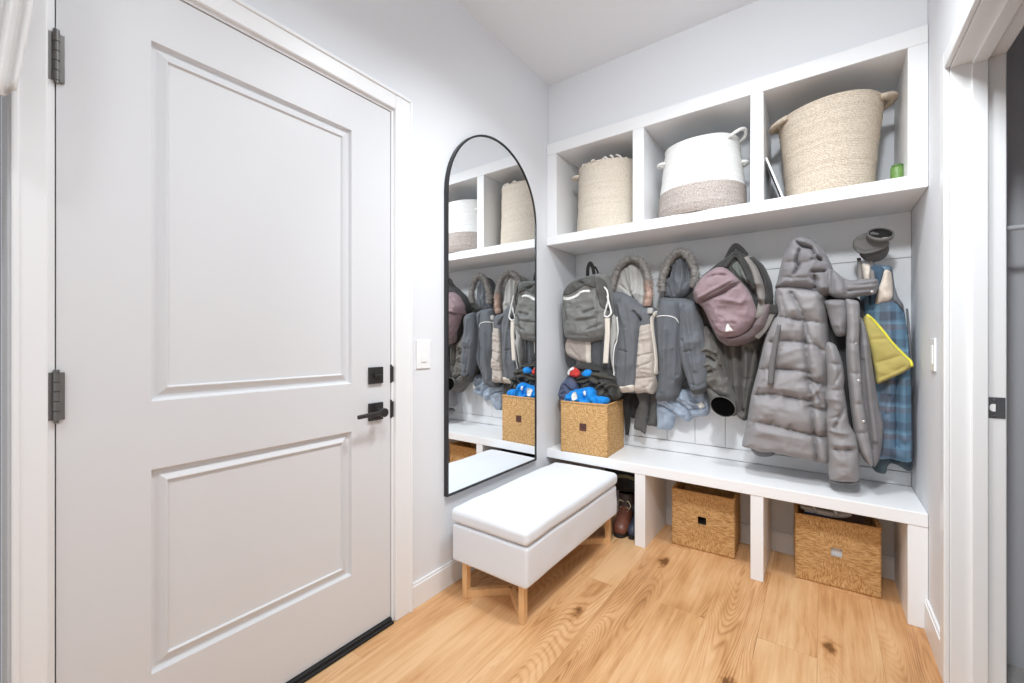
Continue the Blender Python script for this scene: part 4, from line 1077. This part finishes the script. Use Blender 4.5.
# ---------------------------------------------------------------- pink backpack
pb = root_at('backpack', 'dusty pink backpack with black straps hanging in the middle of the coats', 'backpack', 735, 346, 2.48)
P7 = Puff([(694, 299), (694.5, 288), (702, 276), (713, 266.5), (719, 261.5), (728, 255.5), (737.5, 248), (748, 254), (757, 258), (766, 268.5), (772, 281), (774, 294), (774, 310), (768, 328), (759, 337), (748, 343), (737, 346), (728, 346), (718.5, 339.5), (711, 326), (704, 310)],
    2.46, .09, .05, .08, feats=[([(737, 256), (741, 275), (752, 290), (762, 305)], -.02, .012)], wr=[(.006, 10, 10, 51, 'r')])
P7.build('pack_body', C_DKP, pb)
Puff([(711, 320), (720, 334), (735, 338), (751, 331), (759, 318), (770, 300), (774, 308), (768, 328), (758, 338), (745, 344.5), (730, 346), (718, 339)], 2.46, .016, 0, .03, on=P7, yp=2.40, wr=[(.004, 12, 12, 53, 'r')]).build('lower_band', C_PINKD, pb, 'pinkish grey lower band')
PK = Puff([(694.5, 298), (695, 289), (703, 277), (712, 270), (719, 267), (728, 268.5), (739.5, 278.5), (750, 290), (756, 303), (758.5, 316), (752, 328), (744, 334.5), (735, 337), (724, 337.5), (717.5, 335.5), (711, 324), (704.5, 310), (700, 304), (696, 302)], 2.46, .05, 0, .06, on=P7, yp=2.385,
     feats=[([(696, 291), (706, 281), (718, 276.5), (732, 276.5), (741, 281), (748, 289)], -.016, .005, 'v'), ([(701, 304), (712, 300), (724, 295), (735, 289), (743, 284)], -.030, .007, 'v'), ([(698, 301), (708, 297), (722, 289), (737, 281)], .016, .008), ([(748, 300), (744, 304), (728, 300)], .010, .012), ([(712, 318), (722, 332), (738, 334), (752, 326)], -.008, .006)], wr=[(.006, 12, 13, 52, 'r')])
PK.build('front_pocket', C_PINK, pb)
cord('zip', PK, [(696.5, 303), (706, 301.5), (716, 297), (728, 291), (737, 285.5), (743, 283)], .0035, C_PINKD, pb)
Puff([(728.5, 326.8), (730.5, 323.8), (735.5, 331.2), (728, 332.2)], 2.46, .002, 0, .006, on=PK, yp=2.34, sharp=True, step=.003).build('triangle_logo', C_WHITE, pb, 'small white triangular badge')
Puff([(739, 261), (743, 266), (751, 284), (747, 282), (740, 275), (735, 267)], 2.46, .004, 0, .02, on=P7, yp=2.40).build('back_mesh', C_GRN, pb, 'grey green mesh panel')
Puff(buffer_px([(748, 256), (756, 270), (762, 288), (764, 306), (761, 320)], [6, 10]), 2.46, .016, 0, .02, on=P7, yp=2.39, wr=[(.004, 14, 10, 54, 'r')]).build('shoulder_strap', C_STR, pb, 'grey shoulder strap')
Puff(buffer_px([(752, 257), (762, 266), (769, 282), (770.5, 297), (769, 305)], [5, 7.5]), 2.46, .014, 0, .02, on=P7, yp=2.41, lift=.008).build('shoulder_strap', C_DKP, pb, 'black shoulder strap')
Puff(buffer_px([(728, 268), (732, 262), (737, 256.5), (743, 262), (748, 272), (756, 290)], 3.4), 2.46, .008, 0, .012, on=P7, yp=2.40, lift=.012, step=.005).build('strap_edge', C_DKP, pb)
hp = crom([W(729, 259, 2.45), W(733, 251, 2.45), W(737.5, 246, 2.45), W(743, 250, 2.45), W(748, 256, 2.45)], False, .006)
obj('haul_loop', tube(BM(), [(a[0], 2.44, a[1]) for a in hp], .014, 10, flat=.5), C_DKP, pb, smooth=True, label='black haul loop')
x, z = W(775, 309, 2.41); bm = BM(); rbox(bm, (x - .02, 2.395, z - .024), (x + .026, 2.425, z + .022), .007, (3, 2, 3)); bk_ = obj('buckle', bm, C_DKP, pb, smooth=True, label='black plastic buckle')
q = crom([W(u, v, 2.405) for u, v in [(758, 338), (766, 329), (772, 318), (775, 309)]], False, .008); obj('lower_strap', tube(BM(), [(a[0], 2.405, a[1]) for a in q], .0125, 8, flat=.3), C_STR, pb, smooth=True)

# ---------------------------------------------------------------- long taupe puffer jacket
pj = root_at('puffer_jacket', 'long taupe quilted puffer jacket with a hood filling the right half of the hooks', 'jacket', 800, 465, 2.45)
SE = [[(776, 316), (800, 320), (826, 323)], [(772, 342), (790, 341), (808, 343), (812, 345)], [(756, 370), (780, 369), (806, 371.5), (811, 374)], [(748, 396), (772, 394), (790, 397), (807, 400), (812, 402)], [(744, 421), (765, 423), (790, 428.5), (815, 435), (830, 438)], [(816, 345), (824, 350), (833, 352)], [(809, 379), (820, 384), (831, 389)], [(812, 406.5), (821, 409), (832, 413)]]
P8 = Puff([(777, 287), (790, 284), (812, 287), (824, 290), (829, 298), (830, 320), (832, 350), (833, 390), (834, 430), (834, 463), (815, 463), (797, 459), (776, 454), (762, 453.5), (753, 450), (742.5, 446.5), (744.5, 435), (747.5, 421), (751.5, 396), (759, 367), (765, 341), (771.5, 323), (776.5, 312), (775, 300)],
    2.47, .105, .15, .065, step=.0065, quilt=(SE, .046, .06),
    feats=[([(793, 293), (800, 306), (806, 320), (807, 342), (811, 381), (816, 434), (819, 463)], -.032, .008, 'v'), ([(782, 295), (788, 318)], -.006, .008), ([(826, 300), (834, 320), (836, 345), (840, 380)], -.04, .012), ([(748, 430), (756, 424)], -.014, .006), ([(766, 380), (757, 396)], -.008, .006), ([(773, 424), (775, 420)], -.010, .004), ([(790, 430), (792, 424)], -.010, .004), ([(813, 384), (824, 404)], -.012, .006), ([(812, 396), (822, 386)], .010, .008), ([(806, 322), (812, 340)], -.010, .006), ([(783, 350), (779, 366)], -.007, .007)],
    wr=[(.006, 8, 12, 61, 'r'), (.003, 22, 26, 62, 'n')])
P8.build('jacket_body', C_PUF, pj)
Puff([(824, 292), (845, 294), (862, 300), (872, 340), (874, 400), (874, 440), (862, 446), (848, 440), (830, 436), (822, 400), (822, 330)], 2.505, .03, .08, .05).build('gap_shade_sheet', fabric('jacket_gap_shade', (64, 62, 63)), pj, 'dark sheet added for the shade in the jacket gaps')  # dark sheet behind the pieces, paints shade into their gaps
H8 = Puff([(776.5, 288), (778, 280), (780.5, 269), (784, 255), (791, 241.5), (799.5, 235.5), (810, 236.5), (819, 242.5), (828, 253), (835, 268), (838, 282), (835, 292), (822, 297), (806, 291), (790, 289.5)], 2.44, .095, .14, .07, step=.0055,
    quilt=([[(783, 262), (799, 262)], [(780, 277), (798, 278), (818, 279)], [(802, 247), (812, 250)], [(800, 264), (814, 262)]], .020, .04),
    feats=[([(798, 241), (804, 246), (813, 248), (817, 256), (822, 259)], -.045, .006, 'v'), ([(801, 250), (798, 262), (800, 266), (796, 274)], -.036, .005, 'v'), ([(813, 260), (821, 259), (826, 262)], -.014, .006), ([(814, 272), (826, 271)], -.036, .005, 'v'), ([(816, 276), (818, 292)], -.028, .006, 'v'), ([(835, 270), (834, 290)], -.02, .006, 'v'), ([(777, 287), (790, 289), (806, 289), (817, 287)], -.022, .005, 'v')], wr=[(.007, 12, 14, 63, 'r')])
H8.build('hood', C_PUFD, pj)
K8 = Puff([(829, 268), (836, 270), (845, 277), (852, 279.5), (863, 278.5), (874, 278), (880, 279), (880.5, 286), (878, 293), (871, 295), (860, 296.5), (850, 299), (838, 298), (828, 292), (826, 280)], 2.405, .05, .06, .035, step=.0055,
    feats=[([(846, 280), (847.5, 298)], -.016, .005, 'v'), ([(850, 285), (865, 284.5), (878, 283)], -.013, .004, 'v'), ([(850, 291), (865, 289.5), (879, 289)], -.013, .004, 'v'), ([(834, 272), (834, 294)], -.016, .006, 'v')], wr=[(.004, 14, 18, 64, 'r')])
K8.build('collar', C_PUFD, pj)
C8 = Puff([(826, 301), (836, 299), (847, 300), (850, 312), (849, 326), (847, 335.5), (838, 336), (833, 326), (829, 312)], 2.40, .05, .05, .04, wr=[(.006, 12, 12, 65, 'r')])
C8.build('chest_panel', C_PUFD, pj)
PL = Puff([(846, 299), (853, 298.5), (861, 302), (862, 320), (861.5, 345), (864, 372), (865, 395), (869, 420), (873, 445), (875.5, 466), (868, 464), (861, 452), (856, 434), (852.5, 410), (850, 385), (848, 360), (847.5, 330)], 2.405, .055, .07, .028, step=.0055,
    quilt=([[(846, 343), (866, 344)], [(847, 373), (866, 374)], [(850, 404), (868, 404)], [(855, 434), (874, 432)]], .012, .03),
    feats=[([(857, 302), (857.5, 340), (859, 375)], -.004, .01)], wr=[(.005, 14, 10, 66, 'r')])
PL.build('front_placket', C_PUF, pj)
LN = Puff([(861, 316), (867, 324), (871, 340), (874.5, 365), (878.5, 390), (882, 410), (885.5, 428), (884, 446), (881, 461), (876, 468), (872, 462), (867, 440), (864, 415), (861, 390), (860, 360), (860, 335)], 2.425, .04, .05, .03, step=.006,
    feats=[([(866, 345), (871, 390), (877, 440)], .010, .012), ([(864, 360), (867, 400), (873, 450)], -.012, .006)], wr=[(.004, 12, 7, 67, 'r')])
LN.build('facing', C_PUFD, pj)
S8 = Puff([(829, 342), (837, 345), (844, 362), (846.5, 380), (846, 388), (848.5, 405), (851.5, 425), (858, 437), (861, 450), (861.5, 466), (861, 481.5), (850, 483), (838, 482), (831, 479.5), (830, 460), (829, 440), (827, 420), (829, 408), (826.5, 398), (829, 385), (828, 365), (827, 350)], 2.385, .062, .07, .05, step=.006,
    quilt=([[(827, 363), (846, 365)], [(826, 391), (849, 389)], [(827, 421), (842, 415), (852, 411)], [(829, 449.5), (862, 450.5)]], .026, .04), feats=[([(848, 405), (841, 418), (836, 428)], -.022, .006, 'v'), ([(843, 372), (834, 386)], -.008, .006)], wr=[(.006, 12, 16, 68, 'r')])
S8.build('sleeve', C_PUF, pj)
q = crom([W(u, v, 2.39) for u, v in [(831, 480), (840, 483), (850, 484), (860, 482)]], False, .006)
obj('cuff_binding', tube(BM(), [(a[0], 2.385, a[1] + .004) for a in q], .008, 10, flat=1.4), C_PUFD, pj, smooth=True)
for (p, u, v) in ((K8, 873.5, 291.5), (PL, 857, 343.5), (PL, 860, 380.5), (PL, 864.5, 421)): snap_on(p, u, v, .0065, M_SNAP, pj)
Puff([(769, 384.5), (775, 384.5), (776.5, 365), (779, 348), (783, 325), (779, 324), (774, 343), (770, 365)], 2.318, .004, .004, .01, sharp=True, step=.006).build('waist_tie', fabric('dark_tie', (108, 105, 106)), pj, 'darker hanging tie')
hm = Puff([(752, 449), (762, 447), (776, 452), (775, 456), (766, 457.5), (757, 455.5)], 2.55, .03, .03, .03); hm.build('back_hem', C_PUFD, pj)
for us in ((861, 861.3), (872.6, 873.4)):
    q = [W(us[0], 257, 2.52), W(us[1], 268, 2.50), W(us[1], 282, 2.46)]
    obj('hanging_loop', tube(BM(), [(a[0], y_, a[1]) for a, y_ in zip(q, (2.56, 2.50, 2.42))], .0075, 8, flat=.5), C_STR, pj, smooth=True, label='grey webbing hanging loop')

# ---------------------------------------------------------------- blue plaid jacket with sherpa lining
pl_ = root_at('plaid_jacket', 'blue plaid flannel jacket with cream sherpa collar next to the right wall', 'jacket', 900, 472, 2.52)
P10 = Puff([(863, 268), (872, 264), (880, 264), (888, 264), (894, 267), (897, 285), (900, 296), (905.5, 305), (908.5, 322), (911.5, 345), (913, 367), (914.5, 400), (915, 440), (914.5, 462), (905, 463), (893, 460), (880, 460), (872, 450), (868, 400), (864, 340), (862, 300)], 2.535, .05, .10, .045,
    feats=[([(898.5, 372), (898, 410), (899, 448)], -.022, .005, 'v'), ([(904, 312), (908, 330), (909, 350)], -.018, .005, 'v'), ([(890, 395), (882, 420)], -.010, .006), ([(905, 380), (906, 440)], .010, .012), ([(890, 310), (892, 360), (888, 410)], .008, .012)], wr=[(.007, 10, 5, 71, 'r')])
P10.build('jacket_body', C_PLAID, pl_)
Puff([(885.5, 271), (889, 269.5), (893.5, 272), (895, 285), (894.5, 297), (890, 301), (884.5, 302), (877, 304), (878.5, 292), (883, 280)], 2.535, .02, 0, .03, on=P10, yp=2.48, wr=[(.006, 40, 40, 72, 'n')]).build('collar', C_SHER, pl_, 'cream sherpa collar')
Puff([(863.5, 263), (868, 262), (871.5, 263), (871.5, 281), (864, 281)], 2.535, .016, 0, .02, on=P10, yp=2.49, wr=[(.005, 40, 40, 73, 'n')]).build('collar', C_SHER, pl_, 'cream sherpa collar')
Puff([(872, 267), (877, 264.5), (883, 266), (885.5, 271), (882, 283), (879, 292), (876, 303), (871, 305), (870, 290), (871, 278)], 2.535, .006, 0, .02, on=P10, yp=2.485, wr=[(.004, 14, 10, 75, 'r')]).build('lining', fabric('dark_blue_lining', (66, 86, 104)), pl_, 'dark blue lining between the collar wings')
Puff([(894, 268), (897, 284), (901, 296), (906, 304), (905.5, 311), (899, 304), (894.8, 300), (895.2, 285)], 2.535, .016, 0, .02, on=P10, yp=2.49).build('shoulder_edge', C_GEDGE, pl_, 'grey shoulder edge')
Puff([(908.3, 308), (910.5, 308.5), (913, 335), (914.5, 362), (912.8, 362), (910.8, 340)], 2.535, .008, 0, .01, on=P10, yp=2.51).build('side_edge', C_GEDGE, pl_, 'grey side edge')
PH = Puff([(872, 440), (890, 446), (914.5, 450), (915, 460), (914.5, 470), (910, 472), (902, 467), (893, 464), (889, 468), (887, 474.5), (877, 472), (872, 462)], 2.575, .03, .06, .03, feats=[([(897, 466), (904, 458)], .016, .005), ([(893, 455), (897, 468)], -.016, .007)], wr=[(.008, 18, 8, 74, 'r')])
PH.build('lining_hem', fabric('dark_teal_lining', (82, 94, 100)), pl_, 'dark lining showing below the hem')

# ---------------------------------------------------------------- mustard vest
ve = root_at('quilted_vest', 'mustard yellow quilted vest edged in bright yellow between the puffer and the plaid jacket', 'vest', 880, 383, 2.46)
P11 = Puff([(864, 322), (866, 316), (869, 314.5), (875, 320), (881, 327), (893, 342), (905, 354.5), (912.5, 361.5), (913.5, 367), (905, 373), (893, 378.5), (884, 382.5), (878, 384), (875, 365), (870, 345), (866, 332)], 2.445, .022, .03, .02,
    quilt=([[(868, 341), (880, 339), (892, 338)], [(873, 364), (890, 359.5), (903, 355)], [(876, 379.5), (893, 373), (906, 366.5)]], .010, .03), wr=[(.003, 14, 14, 81, 'r')], step=.0055)
P11.build('vest_panel', C_YEL, ve)
cord('binding', P11, [(868.5, 314.8), (875, 320), (881, 326.5), (887, 333.5), (893, 341.5), (900, 349), (907, 356), (912.5, 361.5), (913.3, 366.5)], .0055, C_YELB, ve, 'bright yellow binding', lift=.004)

# ---------------------------------------------------------------- grey sun visor on top
vi = root_at('sun_visor', 'grey sun visor cap perched above the plaid jacket', 'visor', 874, 262, 2.56)
B9b = Puff([(861, 254), (868, 251), (880, 249), (889, 243), (891, 249), (888, 256), (881.5, 260.5), (873, 262), (866, 259.5)], 2.55, .02, .05, .03, feats=[([(864, 257), (874, 259), (886, 254)], -.006, .006)])
B9b.build('crown_panel', C_VIS, vi)
B9 = Puff([(854.3, 246), (855.2, 240.5), (859, 236), (866, 233), (874, 231.5), (882, 234), (890, 240), (890.5, 244.5), (884, 249.5), (874, 253), (863.5, 254), (857, 251)], 2.475, .007, .006, .016, wb=.016, feats=[([(857, 248), (866, 252), (880, 249)], -.005, .005), ([(860, 238), (870, 236)], .004, .008)])
B9.build('brim', C_VIS, vi)
x, z = W(881.8, 234.2, 2.455); c0 = Vector((x, 2.453, z)); n = 56
nn = Vector((.16, -.70, .69)).normalized(); ax1 = Vector((.95, .05, -.25)); ax1 = (ax1 - nn * ax1.dot(nn)).normalized(); ax2 = nn.cross(ax1)
def ringpts(r_, o_): return [c0 + ax1 * (r_ * math.cos(2 * PI * k / n)) + ax2 * (r_ * .93 * math.sin(2 * PI * k / n)) + nn * o_ for k in range(n)]
bm = BM(); rings = [[bm.verts.new(p) for p in ringpts(*q)] for q in ((.0475, -.010), (.048, 0), (.047, .005), (.044, .0065), (.0405, .005), (.0395, 0), (.0405, -.010))]
for i in range(len(rings)):
    A_, B_ = rings[i], rings[(i + 1) % len(rings)]
    for k in range(n): bm.faces.new((A_[k], A_[(k + 1) % n], B_[(k + 1) % n], B_[k]))
hb = obj('headband', bm, C_VIS, vi, smooth=True)
bm = BM(); rings = [[bm.verts.new(p) for p in ringpts(*q)] for q in ((.0397, .004), (.039, -.008), (.032, -.011))]
for A_, B_ in zip(rings, rings[1:]):
    for k in range(n): bm.faces.new((A_[k], A_[(k + 1) % n], B_[(k + 1) % n], B_[k]))
bm.faces.new(rings[-1]); obj('sweatband', bm, C_BLK, hb, smooth=True, label='black sweatband')
bm = BM(); p = c0 + ax1 * .02 - ax2 * .018 - nn * .008
rbox(bm, (p.x - .011, p.y - .004, p.z - .004), (p.x + .012, p.y + .004, p.z + .004), .003, (2, 2, 2)); obj('size_tab', bm, C_WHITE, hb, smooth=True, label='white tab inside the band')

# ---------------------------------------------------------------- clothes heaped in the bench basket
jk = root_at('black_jacket', 'black jacket with curled straps heaped at the back of the bench basket', 'jacket', 595, 400, 2.47)
PB = Puff([(566, 400), (565.5, 386), (569, 373), (577, 364), (590, 362), (604, 367), (613, 373), (619, 386), (620, 397), (612, 402), (590, 403), (572, 401)], 2.46, .085, .10, .06,
    feats=[([(572, 384), (590, 376), (610, 386)], .018, .008), ([(580, 370), (600, 372)], -.018, .007), ([(600, 378), (612, 396)], -.016, .007), ([(590, 384), (600, 398)], .014, .007)], wr=[(.012, 16, 18, 91, 'r')])
PB.build('jacket_body', C_BLK2, jk)
for pp in ([(574, 377), (579, 381), (587, 381), (594, 378.5), (602, 382)], [(592, 373.5), (602, 375), (611, 378), (616, 382)], [(603, 397), (607, 390), (612, 385), (617, 388), (618, 397)], [(596, 392), (602, 386), (608, 383)]):
    cord('jacket_strap', PB, pp, .012, fabric('olive_black_strap', (74, 72, 66), .6), jk, flat=.5, lift=.008)
sh = root_at('navy_jacket', 'navy blue jacket slumped over the left edge of the bench basket', 'jacket', 566, 400, 2.36)
Puff([(559.5, 392), (561.5, 385), (566, 379), (570, 375.5), (575.5, 378), (578.5, 386), (577, 396), (570, 402), (563, 401.5), (560, 398)], 2.375, .05, .09, .04, feats=[([(566, 385), (575, 392)], -.014, .007), ([(562, 393), (568, 390)], .012, .007)], wr=[(.010, 18, 16, 92, 'r')]).build('jacket_folds', C_NAVY, sh)
bl = root_at('snow_suit', 'bright blue snow clothing with a white print bunched at the front of the bench basket', 'snow clothing', 585, 403, 2.33)
PBl = Puff([(565.5, 399), (568, 393), (574, 390), (582, 388.5), (590, 387), (595, 390), (597, 396), (602, 396.5), (607, 398), (608.5, 402), (606, 406), (585, 408), (567, 406)], 2.345, .035, .08, .03, feats=[([(583, 390), (586, 400)], -.016, .006), ([(596, 392), (598, 404)], -.020, .006), ([(574, 393), (572, 402)], -.010, .006), ([(590, 392), (594, 400)], .010, .006)], wr=[(.010, 20, 18, 93, 'r')], step=.006)
PBl.build('cloth_folds', C_BLUE, bl)
Puff([(573.8, 393), (578, 392), (579.2, 398), (576, 400.5), (574, 398)], 2.345, .001, 0, .006, on=PBl, yp=2.31, step=.004).build('white_print', C_WHITE, bl, 'white print')
Puff([(584.8, 391.5), (586.6, 391), (587.4, 394.5), (585.5, 395.5)], 2.345, .001, 0, .006, on=PBl, yp=2.31, step=.004).build('white_print', C_WHITE, bl, 'small white print')
bt = root_at('blue_cloth', 'small bright blue cloth tucked under the black strap above the bench basket', 'cloth', 588, 378, 2.36)
Puff([(582.5, 374), (586, 370), (591, 370), (593, 374), (591, 377), (585, 377)], 2.365, .022, .03, .02, wr=[(.006, 25, 25, 94, 'r')], step=.005).build('cloth_folds', C_BLUE, bt)
rd = root_at('red_mitten', 'red and white mitten on top of the heap in the bench basket', 'mitten', 575, 376, 2.36)
PR = Puff([(569, 374), (570, 370), (574, 367), (578.5, 369.5), (581, 374), (579, 377.5), (574, 377), (570.5, 376)], 2.36, .028, .03, .022, wr=[(.005, 25, 25, 95, 'r')], step=.005)
PR.build('mitten_body', C_RED, rd)
Puff([(569, 374), (570, 370), (574, 367), (576.5, 369), (573.5, 371.5), (572, 375.5)], 2.36, .004, 0, .008, on=PR, yp=2.35, step=.004).build('cuff', C_WHITE, rd, 'white cuff')
# ================================================================== LIGHT AND CAMERA
def area(name, loc, size, power, rot=(0, 0, 0), col=(1, 1, 1)):
    l = bpy.data.lights.new(name, 'AREA'); l.shape = 'DISK'; l.size = size; l.energy = power; l.color = col
    o = bpy.data.objects.new(name, l); COL.objects.link(o); o.location = loc; o.rotation_euler = rot
    return o
def lamp(name, loc, r, power, col=(1, 1, 1)):
    l = bpy.data.lights.new(name, 'POINT'); l.shadow_soft_size = r; l.energy = power; l.color = col
    o = bpy.data.objects.new(name, l); COL.objects.link(o); o.location = loc
COOL = (.91, .965, 1.0)
def downlight(loc, power):
    o = area('ceiling_downlight', loc, .3, power, (0, 0, 0), COOL); o.data.spread = math.radians(140)
downlight((1.05, 1.35, 2.705), 17)
downlight((1.1, .5, 2.705), 7)
downlight((1.0, -.8, 2.705), 8)
o = area('back_wall_fill', (1.35, .2, 2.62), .22, 10.2, (0, 0, 0), COOL); o.data.spread = math.radians(95)  # unseen lamp, added to brighten the back wall and coats
o.rotation_euler = (Vector((.95, 2.5, .92)) - o.location).to_track_quat('-Z', 'Y').to_euler()
w = bpy.data.worlds.new('daylight'); SC.world = w; w.use_nodes = True
w.node_tree.nodes['Background'].inputs['Color'].default_value = (.91, .96, 1, 1)
w.node_tree.nodes['Background'].inputs['Strength'].default_value = .85
cam = bpy.data.cameras.new('camera'); cam.sensor_width = 36; cam.lens = FP / 1024 * 36; cam.clip_start = .02
co = bpy.data.objects.new('camera', cam); COL.objects.link(co)
cam.shift_x = .0015
co.location = (CX, 0, CH); co.rotation_euler = (PI / 2, 0, YAW)
SC.camera = co
vs = SC.view_settings
vs.view_transform = 'Standard'; vs.look = 'None'; vs.gamma = 1; vs.use_curve_mapping = False; vs.exposure = .12
